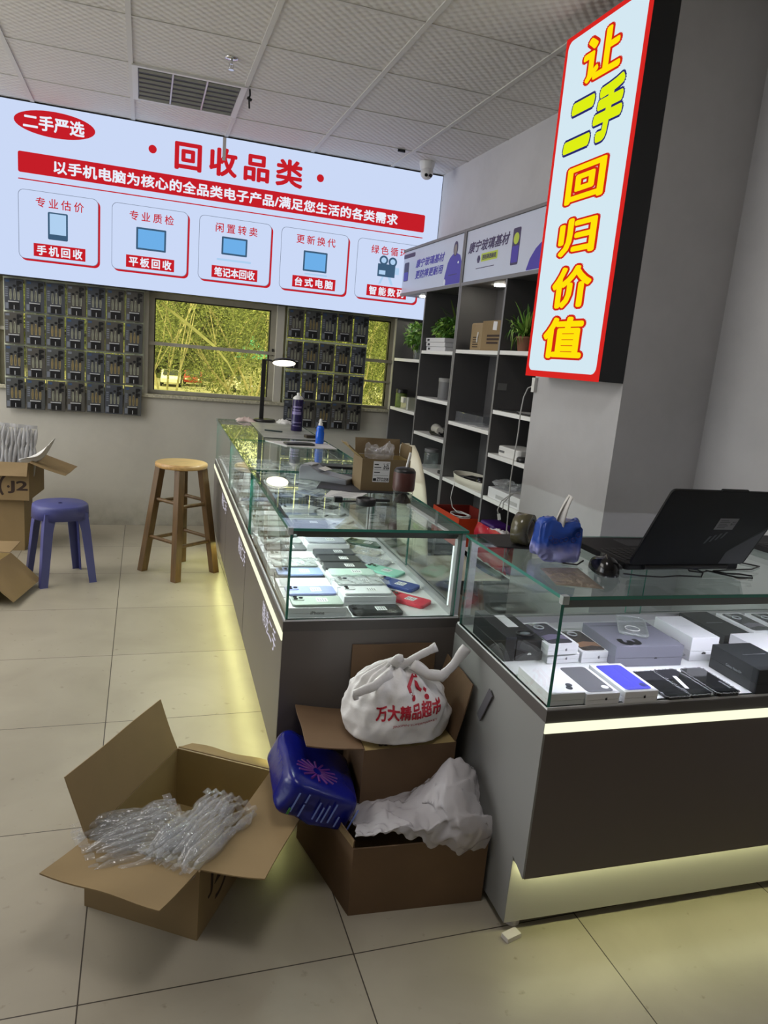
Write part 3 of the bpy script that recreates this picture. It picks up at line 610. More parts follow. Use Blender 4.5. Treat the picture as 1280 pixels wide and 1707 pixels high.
b.build('printed_block', INK, c3)

# white supermarket bag
from mathutils import noise as MN
BAGM = mat('thin white plastic', (222, 220, 218), 0.42, bump=0.25, bscale=34); BRED = mat('bag red print', (170, 16, 40), 0.5)
_bp = BAGM.node_tree.nodes['Principled BSDF']; _bp.inputs['Subsurface Weight'].default_value = 0.15; _bp.inputs['Subsurface Radius'].default_value = (0.02, 0.02, 0.02)
bag = thing('shopping_bag', 'knotted white supermarket bag with red lettering sitting in the brown box', 'shopping bag', cf(0.645, 1.735, 0.362))
BM_ = Matrix.Rotation(-CA, 4, 'Z')
def bagpt(u, v):
    a = 2*pi*u; t = v  # v 0 bottom .. 1 top
    prof = [(0.0, 0.0), (0.62, 0.0), (0.92, 0.05), (1.0, 0.28), (0.97, 0.5), (0.80, 0.72), (0.5, 0.90), (0.22, 1.0), (0.10, 1.06)]
    k = t*(len(prof)-1); i = min(int(k), len(prof)-2); f = k-i; rr = prof[i][0]*(1-f)+prof[i+1][0]*f; zz = prof[i][1]*(1-f)+prof[i+1][1]*f
    x = 0.158*rr*cos(a); y = 0.10*rr*sin(a); z = 0.205*zz
    x -= 0.022*zz; gather = max(0, zz-0.45)
    ridge = 0.016*gather*sin(a*15+3*sin(a*2))*min(1, rr*3)
    n = (MN.noise(Vector((x*14, y*14, z*14)))*0.013-abs(MN.noise(Vector((x*24, y*24, z*16+7))))*0.012*(0.35+zz)+MN.noise(Vector((x*50, y*50, z*36)))*0.004)*min(1, rr*2)
    d = Vector((cos(a), sin(a), 0.3))
    p = Vector((x, y, z))+d*(ridge+n)
    p.z = max(p.z, 0.001+0.0015*abs(sin(a*3)))
    return BM_ @ p
mb = MB().grid(bagpt, 120, 60)
bagbody = mb.build('bag_body', BAGM, bag)
_bv = BVHTree.FromPolygons([Vector(v) for v in mb.v], mb.f)
def on_bag(mb2):
    out = []
    for v in mb2.v:
        p = Vector((v[0], -0.4, v[1])); h = _bv.ray_cast(BM_ @ p, BM_ @ Vector((0, 1, 0)))
        q = h[0] if h[0] else BM_ @ Vector((v[0], -0.09, v[1])); out.append(tuple(q+BM_ @ Vector((0, -0.0015-v[2], 0))))
    mb2.v = out; return mb2
def dense_text(body, x0, x1, y0, y1, off=0.02, tilt=0.0):
    m = text_mb(body, x0, x1, y0, y1, 0, 0); out = MB()
    for i, (dx, dy) in enumerate(ring_shifts(off)): dense_one(m, out, dx*(y1-y0), dy*(y1-y0), i, x0, tilt)
    return out
def dense_one(m, out, dx, dy, i, x0, tilt):
    bm = bmesh.new(); vs = [bm.verts.new(v) for v in m.v]
    for f in m.f:
        try: bm.faces.new([vs[i] for i in f])
        except ValueError: pass
    bmesh.ops.remove_doubles(bm, verts=bm.verts, dist=1e-7)
    for _ in range(2):
        long_ = [e for e in bm.edges if e.calc_length() > 0.006]
        if long_: bmesh.ops.subdivide_edges(bm, edges=long_, cuts=1)
    bmesh.ops.triangulate(bm, faces=bm.faces); bm.verts.index_update()
    out.add([(v.co.x+dx, v.co.y+dy+tilt*(v.co.x-x0), i*2e-5) for v in bm.verts], [tuple(v.index for v in f.verts) for f in bm.faces]); bm.free()
on_bag(dense_text('万大精品超市', -0.092, 0.088, 0.078, 0.116, 0.03, 0.08)).build('lettering', BRED, bag)
on_bag(dense_text('JINGPIN SUPERMARKET', -0.05, 0.08, 0.062, 0.070, 0.0, 0.05)).build('lettering', BRED, bag)
b = MB()
for poly in ([(-0.025, 0.165), (0.0, 0.192), (0.012, 0.192), (0.016, 0.183), (0.004, 0.182), (-0.012, 0.163), (-0.010, 0.150), (-0.004, 0.143), (-0.008, 0.138), (-0.020, 0.15)],
             [(0.006, 0.176), (0.014, 0.172), (0.022, 0.156), (0.030, 0.150), (0.026, 0.142), (0.014, 0.148), (0.006, 0.162)], [(0.036, 0.157), (0.046, 0.149), (0.042, 0.141), (0.033, 0.148)], ell(-0.002, 0.130, 0.0075, 0.0075, 14), ell(0.044, 0.130, 0.0075, 0.0075, 14)):
    b.add([(0.010+p[0]*0.85, 0.023+p[1]*0.87, 0) for p in poly], [tuple(range(len(poly)))])
on_bag(b).build('cart_emblem', BRED, bag)
def strap_(pts, ws, name='handle'):
    mb = MB(); P = [Vector(p) for p in pts]
    rs = 10
    # resample
    Q = []; Wd = []
    for i in range(len(P)-1):
        for k in range(4):
            f = k/4; Q.append(P[i].lerp(P[i+1], f)); Wd.append(ws[i]*(1-f)+ws[i+1]*f)
    Q.append(P[-1]); Wd.append(ws[-1])
    rings = []
    for i, p in enumerate(Q):
        t = (Q[min(i+1, len(Q)-1)]-Q[max(i-1, 0)]).normalized(); s_ = t.cross(Vector((0, 1, 0))).normalized(); n_ = t.cross(s_)
        rings.append([BM_ @ (p+s_*(Wd[i]*cos(2*pi*k/rs)*(1+0.15*sin(k*3+i)))+n_*(Wd[i]*0.45*sin(2*pi*k/rs))) for k in range(rs)])
    vs = [v for r_ in rings for v in r_]; fs = [(i*rs+k, i*rs+(k+1) % rs, (i+1)*rs+(k+1) % rs, (i+1)*rs+k) for i in range(len(Q)-1) for k in range(rs)]
    fs += [tuple(reversed(range(rs))), tuple((len(Q)-1)*rs+k for k in range(rs))]
    mb.add(vs, fs, 0, True).build(name, BAGM, bag)
strap_([(-0.03, -0.02, 0.205), (0.0, -0.03, 0.220), (0.035, -0.035, 0.242), (0.075, -0.035, 0.263)], [0.020, 0.012, 0.011, 0.014])
strap_([(0.01, -0.035, 0.215), (0.05, -0.05, 0.192), (0.09, -0.055, 0.184), (0.125, -0.05, 0.215), (0.160, -0.045, 0.262)], [0.016, 0.015, 0.016, 0.013, 0.018])
strap_([(-0.05, -0.04, 0.195), (-0.10, -0.06, 0.168), (-0.15, -0.06, 0.150), (-0.145, -0.06, 0.132)], [0.016, 0.014, 0.012, 0.006])
strap_([(-0.035, -0.02, 0.21), (-0.028, -0.028, 0.228), (-0.015, -0.03, 0.232)], [0.022, 0.017, 0.008], 'knot')

# translucent white sheet spilling over the dark box
FILM = glassy('milky plastic sheet', (0.92, 0.92, 0.93), ior=1.35, rough=0.25, haze=0.55, hazec=(226, 222, 226), bump=0.7, bscale=26)
sheet = thing('plastic_sheet', 'crumpled translucent white plastic sheet hanging out of the dark open box', 'plastic sheet', cf(0.645, 1.49, 0.19))
def sheetpt(u, v):
    # v 0: hem hanging in front; 0.35 rim; 1 deep inside / up the counter side
    w = -0.185+0.365*u; hang = 0.035-0.068*u+0.012*sin(u*7); hump = 0.135*math.exp(-((u-0.83)/0.2)**2)+0.03*math.exp(-((u-0.35)/0.2)**2)
    if v < 0.35:
        f = v/0.35; x = w; y = -0.012-0.004*sin(u*18); z = (hang)*(1-f)+0.012*f+ (0.02+hump*0.35)*f
        y -= 0.02*math.exp(-((u-0.9)/0.2)**2)*sin(f*pi)
    else:
        f = (v-0.35)/0.65; x = w+0.02*sin(f*4+u*5); y = 0.0+0.20*f-0.008; z = 0.03+hump*(0.35+0.65*sin(min(1, f*1.6)*pi/2))*(1-0.75*max(0, f-0.6)/0.4)-0.055*f*(1-u)*0.9
    n = MN.noise(Vector((x*16, y*16, z*16+2)))*0.014+abs(MN.noise(Vector((x*30+4, y*22, z*30))))*0.014+MN.noise(Vector((x*60, y*50, z*60)))*0.004
    return BM_ @ Vector((min(x+n, 0.186), y+n*0.8-0.004, z+n))
MB().grid(sheetpt, 90, 60).build('sheet', FILM, sheet)
# blue soft pack
BLU = mat('glossy blue wrap', (10, 20, 116), 0.25, noise=0.25, nscale=9, bump=0.25, bscale=18); BLL = mat('pale blue print', (120, 140, 214), 0.4); PUR = mat('violet print', (96, 40, 120), 0.3); GRN = mat('green print', (60, 130, 60), 0.4); CLW = glassy('clear wrap', (0.9, 0.92, 0.95), haze=0.12, bump=0.6, bscale=40)
pk = thing('tissue_pack', 'glossy blue soft pack wedged between the cardboard boxes', 'soft pack', cf(0.376, 1.60, 0.212))
pk.rotation_euler = Euler((radians(1), radians(25), radians(-4)), 'XYZ')
hx, hz, hy = 0.106, 0.092, 0.27
def softbox(u, v):
    p = Vector((sin(pi*(v-0.5))*0, 0, 0)); a = 2*pi*u; t = pi*(v-0.5); e = 0.32
    sg = lambda c: (abs(c)**e)*(1 if c >= 0 else -1)
    x = hx*sg(cos(t))*sg(cos(a)); z = hz/2*1.15*sg(cos(t))*sg(sin(a)); y = hy/2*sg(sin(t))
    n = MN.noise(Vector((x*20, y*20, z*20)))*0.006
    return Vector((x+n, y+hy/2-0.03+n, z+hz/2+n))
MB().grid(softbox, 64, 40).build('pack_body', BLU, pk)
b = MB()
for k, (x, a, c) in enumerate([(-0.07, 0.02, 0.075), (-0.045, 0.015, 0.05), (-0.045, 0.055, 0.08), (-0.008, 0.02, 0.07), (0.006, 0.018, 0.06), (0.018, 0.02, 0.07), (0.034, 0.025, 0.08), (0.055, 0.02, 0.05), (0.092, 0.015, 0.085)]):
    b.box(x, x+0.004, -0.0355, -0.0345, a, c)
b.build('printed_lines', BLL, pk); MB().box(-0.075, -0.069, -0.0362, -0.0352, 0.012, 0.03).build('green_print', GRN, pk)
b = MB(); random.seed(3)
for k in range(16):
    a = 2*pi*k/16; b.tube([(-0.02+0.012*cos(a), 0.05+0.015*sin(a), 0.098), (-0.02+0.06*cos(a), 0.05+0.045*sin(a), 0.0985)], 0.0035, 5)
b.build('violet_burst', PUR, pk)
tag(MB().box(-0.012, 0.012, -0.055, 0.055, -0.0015, 0.0015).build('grey_strap', mat('grey strap', (92, 90, 96), 0.5), None, Matrix.Translation(cf(0.8335, 1.60, 0.497)) @ Matrix.Rotation(-CA, 4, 'Z') @ Matrix.Rotation(radians(-62), 4, 'X') @ Matrix.Rotation(radians(90), 4, 'Y')), 'short dark grey plastic strip stuck on the end of the front right counter', 'strip')
tag(MB().box(-0.022, 0.022, -0.012, 0.012, 0.0, 0.012).build('paper_wedge', FOOT, None, Matrix.Translation(cf(0.852, 1.345, 0.001)) @ Matrix.Rotation(0.25, 4, 'Z')), 'folded scrap of white paper on the floor at the front counter corner', 'paper')

# ------------------------------------------------------------------ stools
BLS = mat('blue moulded plastic', (70, 74, 132), 0.42, noise=0.05, nscale=5)
st_ = thing('plastic_stool', 'blue plastic stool with four splayed legs beside the left cartons', 'stool', (-0.425, 4.285, 0), radians(22))
top = rrect(0.285, 0.285, 0.13, n=8)
b = MB(); N_ = len(top); hole = ell(0, 0, 0.012, 0.012, N_, pi/4*0)
rings = [([(p[0]*0.93, p[1]*0.93) for p in top], 0.438), ([(p[0]*0.99, p[1]*0.99) for p in top], 0.431), (top, 0.42), ([(p[0]*1.03, p[1]*1.03) for p in top], 0.362)]
inn = [([(p[0]*1.0, p[1]*1.0) for p in top], 0.362), ([(p[0]*0.97, p[1]*0.97) for p in top], 0.424), ([(p[0]*0.1, p[1]*0.1) for p in top], 0.430)]
seq = [([(0.012*cos(atan2(p[1], p[0])), 0.012*sin(atan2(p[1], p[0]))) for p in top], 0.4375)]+rings+inn+[([(0.012*cos(atan2(p[1], p[0])), 0.012*sin(atan2(p[1], p[0]))) for p in top], 0.4375)]
vs = [(p[0], p[1], z) for ps, z in seq for p in ps]; n = N_
b.add(vs, [(i*n+k, i*n+(k+1) % n, (i+1)*n+(k+1) % n, (i+1)*n+k) for i in range(len(seq)-1) for k in range(n)], 0, True)
b.build('seat', BLS, st_)
for sx in (-1, 1):
    for sy in (-1, 1):
        b = MB()
        for (ax_, ay_) in (((0.052, 0.006), (0.006, 0.0)), ): pass
        vs = []
        for z, x_, wd in ((0.40, 0.112, 0.062), (0.30, 0.124, 0.050), (0.0, 0.150, 0.040)):
            t_ = 0.006
            vs += [(sx*x_, sy*x_, z), (sx*(x_-wd), sy*x_, z), (sx*(x_-wd), sy*(x_-t_), z), (sx*(x_-t_), sy*(x_-t_), z), (sx*(x_-t_), sy*(x_-wd), z), (sx*x_, sy*(x_-wd), z)]
        fs = [(i*6+k, i*6+(k+1) % 6, (i+1)*6+(k+1) % 6, (i+1)*6+k) for i in range(2) for k in range(6)]+[(0, 1, 2, 3, 4, 5), (17, 16, 15, 14, 13, 12)]
        b.add(vs, fs).build('leg', BLS, st_, bevel=0.002)
WOOD = mat('varnished pine', (190, 152, 98), 0.35, noise=0.18, nscale=9, stretch=(1, 8, 8)); WOODD = mat('brown stained wood', (96, 72, 42), 0.4, noise=0.25, nscale=8, stretch=(6, 6, 0.8))
st_ = thing('bar_stool', 'tall wooden bar stool with round top in front of the left counter row', 'stool', (0.225, 4.392, 0), radians(38))
MB().lathe([(0.140, 0.645), (0.150, 0.650), (0.152, 0.662), (0.150, 0.672), (0.143, 0.676)], 48).build('seat', WOOD, st_)
def leg_pt(sx, sy, z): k = 0.085+(0.150-0.085)*(0.645-z)/0.645; return Vector((sx*k, sy*k, z))
for sx in (-1, 1):
    for sy in (-1, 1):
        vs = []
        for z in (0.0, 0.646):
            c = leg_pt(sx, sy, z); h_ = 0.022
            vs += [c+Vector((-h_, -h_, 0)), c+Vector((h_, -h_, 0)), c+Vector((h_, h_, 0)), c+Vector((-h_, h_, 0))]
        MB().add(vs, [(0, 1, 5, 4), (1, 2, 6, 5), (2, 3, 7, 6), (3, 0, 4, 7), (3, 2, 1, 0), (4, 5, 6, 7)]).build('leg', WOODD, st_, bevel=0.003)
for z in (0.20, 0.43):
    for (a, c) in (((-1, -1), (1, -1)), ((1, -1), (1, 1)), ((1, 1), (-1, 1)), ((-1, 1), (-1, -1))):
        zz = z+(0.02 if a[0] == c[0] else 0)
        MB().cyl(leg_pt(a[0], a[1], zz), leg_pt(c[0], c[1], zz), 0.011, n=10).build('rung', WOODD, st_)

# ------------------------------------------------------------------ cartons by the left wall
PA = [(-1.18, 4.86), (-0.69, 4.86), (-0.69, 5.22), (-1.18, 5.22)]
low = carton('carton', 'closed brown carton on the floor under the open parcel by the left wall', PA, 0, 0.325, {0: (0.17, 179, 0, 0), 2: (0.17, 179, 0, 0)}, outer=CO, group='cardboard boxes')
PB = [(-1.20, 4.85), (-0.655, 4.82), (-0.615, 5.20), (-1.16, 5.23)]
upc = carton('carton', 'open carton with dark ring print carrying the wrapped parcel by the left wall', PB, 0.331, 0.235, {0: (0.09, -62, 0, 0), 1: (0.22, -22, 0.0, -0.01)}, group='cardboard boxes')
M = face_M(upc, PB[0], PB[1]); b = MB(); ring_mark(b, 0.475, 0.085, 0.085, 0.099, 62, 215, M, 26); text_mb('J2', 0.43, 0.535, 0.045, 0.12, 0, 0.03, mb=b, M=M); b.prism(ell(0.43, 0.085, 0.008, 0.008, 12), 0, 0.0004, M=M); b.build('printed_mark', INK, upc)
WRAP = glassy('white air wrap', (0.88, 0.89, 0.9), ior=1.4, rough=0.15, haze=0.5, hazec=(216, 216, 218), bump=0.4, bscale=40)
par = cushion('wrapped_parcel', 'bundle of white air column wrap sticking out of the left wall carton', (-0.90, 5.0, 0.60), (0.05, 0.12, 1), (1, 0, 0), (0, -1, 0), 24, 0.34, 0.0125, fold=0.05, layers=3, matl=WRAP); par['category'] = 'parcel'
tag(MB().grid(lambda u, v: Vector((-0.70+0.17*u+0.02*sin(v*5), 4.95-0.07*u-0.06*v, 0.548+0.17*u*u*(1-v*0.3)+0.015*sin(v*7+u*5)+0.02*v)), 16, 12).build('foam_sheet', mat('white foam sheet', (214, 212, 208), 0.7), None, None, solid=0.002), 'curled piece of white foam sheet over the corner of the left wall carton', 'foam sheet')
fr = carton('carton', 'brown carton at the left edge with one flap sloping to the floor', [(-1.097, 3.901), (-0.747, 3.826), (-0.666, 4.204), (-1.016, 4.279)], 0, 0.17, {1: (0.21, -43, 0.0, 0.0), 2: (0.15, 8, 0, 0)}, group='cardboard boxes')
# ================================================================== shelf cabinets along the right wall
CAB = mat('charcoal cabinet board', (82, 81, 82), 0.5, noise=0.04, nscale=5); CABE = mat('grey cabinet edge', (126, 125, 126), 0.5); SHW = mat('white shelf board', (238, 238, 236), 0.45)
POST = mat('poster film', (206, 214, 232), 0.35, noise=0.03, nscale=3, bump=0.06, bscale=6); PUR1 = mat('poster violet', (72, 58, 176), 0.45); PNV = mat('poster dark violet', (62, 52, 92), 0.45); PYL = mat('poster lime', (196, 216, 60), 0.45); PSK = mat('poster skin grey', (150, 140, 132), 0.5); PWH = mat('poster white', (226, 232, 244), 0.4)
LEDS = emit('shelf spot lamp', (255, 248, 232), 60.0)
FX, BX = 1.86, 2.117
def cabinet(label, y0, y1, ym, bays):
    """front at X 1.86; y1 is the end nearer the back wall"""
    r = thing('shelf_cabinet', label, 'shelf cabinet', (1.99, (y0+y1)/2, 0), group='tall shelf cabinets'); L = Matrix.Translation(-r.location); t = 0.018
    b = MB()
    for y in (y0, y1-t, ym-t/2): b.box(FX+0.002, BX-0.012, y, y+t, 0.0, 1.862)
    b.box(BX-0.012, BX, y0, y1, 0, 2.195); b.box(FX+0.002, BX-0.012, y0, y1, 1.862, 1.88); b.box(FX+0.002, BX-0.012, y0, y1, 2.177, 2.195)
    b.box(FX+0.02, BX-0.012, y0+t, y1-t, 0.0, 0.06)
    b.box(FX+0.004, BX-0.012, y0, y0+t, 1.88, 2.177).box(FX+0.004, BX-0.012, y1-t, y1, 1.88, 2.177)
    b.build('carcass', CAB, r, L)
    b = MB()
    for y in (y0, y1-t, ym-t/2): b.box(FX, FX+0.002, y, y+t, 0.0, 1.862)
    b.build('edge_strips', CABE, r, L)
    b = MB(); z0, z1 = 1.862, 2.195; f = 0.016
    b.box(FX-0.004, FX+0.02, y0, y1, z1-f, z1).box(FX-0.004, FX+0.02, y0, y1, z0-0.004, z0+f).box(FX-0.004, FX+0.02, y0, y0+f, z0+f, z1-f).box(FX-0.004, FX+0.02, y1-f, y1, z0+f, z1-f)
    b.build('header_frame', CABE, r, L)
    MB().box(FX+0.004, FX+0.010, y0+f, y1-f, z0+f, z1-f).build('poster', POST, r, L)
    for (a, c), zs in bays:
        for z in zs:
            MB().box(FX+0.004, BX-0.014, a, c, z-0.011, z+0.011).build('shelf', SHW, r, L)
    return r
def on_poster(r, mb, m, name='poster_print', dz=0.0): # local x = -Y, y = Z, on the poster face
    return mb.build(name, m, r, Matrix.Translation(-r.location) @ basis((FX+0.0036-dz, 0, 0), (0, -1, 0), (0, 0, 1), (-1, 0, 0)))
pp = lambda *ps: [(-y, z) for y, z in ps]
def poly_mb(*polys, h=0.0003):
    b = MB()
    for p in polys: b.prism(p, 0, h)
    return b
ca = cabinet('charcoal shelf cabinet in the back corner with violet two line poster header', 4.312, 5.49, 4.903, [((4.33, 4.893), [1.45, 1.13, 0.882, 0.64, 0.30]), ((4.913, 5.47), [1.384, 1.008, 0.70, 0.35])])
cb = cabinet('charcoal shelf cabinet partly behind the column with lime highlighted poster header', 3.112, 4.308, 3.693, [((3.13, 3.683), [1.466, 1.14, 0.897, 0.65, 0.30]), ((3.703, 4.29), [1.463, 1.016, 0.65, 0.30])])
S_ = 0.22
text_mb('康宁玻璃基材', -5.17, -4.633, 2.042, 2.098, 0, 0.03, S_).build('poster_lettering', PUR1, ca, Matrix.Translation(-ca.location) @ basis((FX+0.0034, 0, 0), (0, -1, 0), (0, 0, 1), (-1, 0, 0)))
text_mb('更防摔更耐用', -5.166, -4.64, 1.964, 2.02, 0, 0.03, S_).build('poster_lettering', PUR1, ca, Matrix.Translation(-ca.location) @ basis((FX+0.0034, 0, 0), (0, -1, 0), (0, 0, 1), (-1, 0, 0)))
on_poster(ca, poly_mb(rrect(0.245, 0.03, 0.014, -5.325, 2.143)), PNV)
on_poster(ca, poly_mb(rrect(0.10, 0.135, 0.012, -5.37, 2.03)), PNV); on_poster(ca, poly_mb(rrect(0.09, 0.06, 0.008, -5.37, 1.998)), PUR1, dz=0.0004)
man = [(-4.612, 1.882), (-4.60, 1.94), (-4.565, 2.02), (-4.535, 2.05), (-4.49, 2.068), (-4.43, 2.068), (-4.375, 2.052), (-4.345, 2.01), (-4.335, 1.94), (-4.33, 1.882)]
on_poster(ca, poly_mb(man), PUR1); on_poster(ca, poly_mb(ell(-4.455, 2.098, 0.034, 0.046, 20)), PNV, dz=0.0003); on_poster(ca, poly_mb(ell(-4.455, 2.092, 0.022, 0.033, 18)), PSK, dz=0.0007)
on_poster(ca, poly_mb(ell(-4.595, 1.90, 0.018, 0.022, 14)), PWH, dz=0.0005); on_poster(ca, poly_mb(ell(-4.395, 2.01, 0.012, 0.008, 12)), PWH, dz=0.0005); on_poster(ca, poly_mb(rect(-4.535, -4.40, 1.938, 1.943)), PNV, dz=0.0005)
text_mb('康宁玻璃基材', -4.252, -3.722, 2.044, 2.106, 0, 0.03, S_).build('poster_lettering', PNV, cb, Matrix.Translation(-cb.location) @ basis((FX+0.0034, 0, 0), (0, -1, 0), (0, 0, 1), (-1, 0, 0)))
on_poster(cb, poly_mb(rrect(0.212, 0.046, 0.006, -3.955, 2.003)), PYL)
text_mb('更防摔更耐用', -4.045, -3.865, 1.989, 2.017, 0.0012, 0.02, 0.1).build('poster_lettering', PNV, cb, Matrix.Translation(-cb.location) @ basis((FX+0.0034, 0, 0), (0, -1, 0), (0, 0, 1), (-1, 0, 0)))
on_poster(cb, poly_mb(ell(-4.095, 1.998, 0.022, 0.024, 6)), PNV); on_poster(cb, poly_mb(rect(-4.12, -3.88, 1.944, 1.948)), PNV)
on_poster(cb, poly_mb(rrect(0.085, 0.19, 0.010, -3.642, 2.02)), PNV); on_poster(cb, poly_mb(rrect(0.075, 0.085, 0.006, -3.642, 1.98)), PUR1, dz=0.0004); on_poster(cb, poly_mb(ell(-3.642, 2.06, 0.03, 0.03)), PYL, dz=0.0004)
on_poster(cb, poly_mb([(-3.50, 1.884), (-3.47, 1.94), (-3.42, 1.985), (-3.37, 2.01), (-3.31, 2.02), (-3.25, 2.01), (-3.19, 1.97), (-3.16, 1.884)]), PUR1)
on_poster(cb, poly_mb(ell(-3.31, 2.075, 0.05, 0.065, 20)), PNV, dz=0.0003); on_poster(cb, poly_mb(ell(-3.31, 2.068, 0.033, 0.046, 18)), PSK, dz=0.0007)
for r, y in ((ca, 5.27), (cb, 4.03)):
    MB().cyl((1.99, y, 1.8615), (1.99, y, 1.855), 0.034, n=24).build('spot_lamp', LEDS, r, Matrix.Translation(-r.location))
b = MB(); b.box(1.878, 1.932, 3.6815, 3.6835, 1.262, 1.30)
b.build('switch_plate', mat('grey plate', (120, 120, 120), 0.5), cb, Matrix.Translation(-cb.location))

# ------------------------------------------------------------------ plants
LEAF = mat('fern green', (84, 132, 44), 0.55, noise=0.35, nscale=14); LEAF2 = mat('light leaf green', (150, 186, 84), 0.5, noise=0.3, nscale=12); GLV = glassy('vase glass', (0.9, 0.93, 0.92), ior=1.45, haze=0.05); TERR = mat('clay pot', (132, 88, 66), 0.7)
def frond(mb, o, yaw, lift, ln, droop, wd, nl=11, mi=0):
    o = Vector(o); pts = []
    for i in range(nl+1):
        s = i/nl; h = ln*s; z = h*sin(lift)-droop*s*s; x = h*cos(lift); pts.append(o+Vector((x*cos(yaw), x*sin(yaw), z)))
    mb.tube(pts, [0.0018*(1-0.7*i/nl) for i in range(nl+1)], 4, mi)
    sd = Vector((-sin(yaw), cos(yaw), 0))
    for i in range(2, nl+1):
        s = i/nl; w = wd*(sin(pi*min(1, s*0.95+0.08))**0.7); d = (pts[i]-pts[i-1]).normalized(); hl = ln/nl*0.62
        for sg in (-1, 1):
            tip = pts[i]+sd*sg*w+d*hl*0.8-Vector((0, 0, w*0.25)); c = pts[i]
            mb.add([c-d*hl*0.45, (c+tip)/2-d*hl*0.5+Vector((0, 0, 0.003)), tip, (c+tip)/2+d*hl*0.6+Vector((0, 0, 0.003))], [(0, 1, 2, 3)], mi, True)
def blade(mb, o, yaw, lift, ln, droop, wd, mi=0):
    o = Vector(o); sd = Vector((-sin(yaw), cos(yaw), 0)); vs = []; n = 8
    for i in range(n+1):
        s = i/n; x = ln*s*cos(lift); z = ln*s*sin(lift)-droop*s*s; w = wd*(1-s)**0.6*min(1, 0.4+s*4); p = o+Vector((x*cos(yaw), x*sin(yaw), z)); vs += [p-sd*w, p+Vector((0, 0, w*0.4)), p+sd*w]
    mb.add(vs, [q for i in range(n) for q in ((i*3, i*3+1, i*3+4, i*3+3), (i*3+1, i*3+2, i*3+5, i*3+4))], mi, True)
def clampx(mb, x0, x1, y0, y1, z1=9, zb=None):
    mb.v = [(min(max(x, x0), x1), min(max(y, y0), y1), min(z, z1) if zb is None else max(min(z, z1), zb)) for x, y, z in mb.v]; return mb
rnd = random.Random(5)
def leafball(mb, n, c, r, w):
    for k in range(n):
        while True:
            v = Vector((rnd.uniform(-1, 1), rnd.uniform(-1, 1), rnd.uniform(-1, 1)))
            if 0.35 < v.length < 1: break
        p = Vector((c[0]+v.x*r[0], c[1]+v.y*r[1], c[2]+v.z*r[2])); d = (v+Vector((0, 0, -0.4))+Vector((rnd.gauss(0, .4), rnd.gauss(0, .4), rnd.gauss(0, .3)))).normalized(); e = d.orthogonal().normalized(); e = (e+d.cross(e)*rnd.uniform(-1, 1)).normalized(); s_ = w*rnd.uniform(0.6, 1.3)
        mb.add([p-d*s_, p+e*s_*0.42, p+d*s_, p-e*s_*0.42], [(0, 1, 2, 3)], 0 if rnd.random() < 0.75 else 1, True)
p1 = thing('potted_fern', 'bushy dark green fern in a glass vase on the corner cabinet top left shelf', 'plant', (1.945, 5.19, 1.394)); p1['group'] = 'shelf plants'
MB().lathe([(0.022, 0.0), (0.026, 0.004), (0.03, 0.06), (0.036, 0.11), (0.034, 0.11), (0.028, 0.06), (0.023, 0.006)], 20).build('vase', GLV, p1)
mb = MB()
for k in range(14):
    frond(mb, (rnd.uniform(-.01, .01), rnd.uniform(-.01, .01), 0.09+rnd.uniform(0, 0.05)), rnd.uniform(0, 2*pi), rnd.uniform(0.1, 1.45), rnd.uniform(0.14, 0.27), rnd.uniform(0.02, 0.14), rnd.uniform(0.022, 0.036), mi=0 if rnd.random() < .8 else 1)
leafball(mb, 520, (0.0, 0.02, 0.17), (0.085, 0.23, 0.105), 0.022)
clampx(mb, -0.078, 0.15, -0.27, 0.27).build('foliage', [LEAF, LEAF2], p1)
p2 = thing('potted_plant', 'green plant with one pale upright leaf in a glass vase behind the white phone boxes', 'plant', (2.045, 4.68, 1.46)); p2['group'] = 'shelf plants'
MB().lathe([(0.026, 0.0), (0.03, 0.004), (0.032, 0.06), (0.034, 0.12), (0.032, 0.12), (0.03, 0.06), (0.027, 0.006)], 20).build('vase', GLV, p2)
mb = MB()
for k in range(14):
    frond(mb, (0, 0, 0.11+rnd.uniform(0, 0.07)), rnd.uniform(0, 2*pi), rnd.uniform(0.1, 1.3), rnd.uniform(0.10, 0.24), rnd.uniform(0.0, 0.07), rnd.uniform(0.02, 0.034))
leafball(mb, 460, (-0.06, 0.04, 0.15), (0.10, 0.20, 0.085), 0.021)
for yaw, lf, ln in ((1.4, 1.0, 0.27), (1.9, 1.15, 0.30), (2.4, 0.95, 0.24), (-1.6, 1.2, 0.24)): blade(mb, (0, 0, 0.12), yaw, lf, ln, 0.03, 0.016, 1)
clampx(mb, -0.17, 0.05, -0.32, 0.19, 0.38).build('foliage', [LEAF, LEAF2], p2)
p3 = thing('potted_plant', 'drooping spider plant in a clay pot on the shelf behind the column sign', 'plant', (1.955, 3.57, 1.476)); p3['group'] = 'shelf plants'
MB().lathe([(0.038, 0.0), (0.05, 0.07), (0.054, 0.07), (0.054, 0.082), (0.046, 0.082), (0.04, 0.02)], 24).build('pot', TERR, p3)
mb = MB()
for k in range(110): blade(mb, (0, 0, 0.075), rnd.uniform(0, 2*pi), rnd.uniform(0.55, 1.4), rnd.uniform(0.14, 0.30), rnd.uniform(0.06, 0.22), 0.0075, rnd.randint(0, 1))
clampx(mb, -0.085, 0.14, -0.36, 0.105, 0.34).build('foliage', [LEAF, LEAF2], p3)

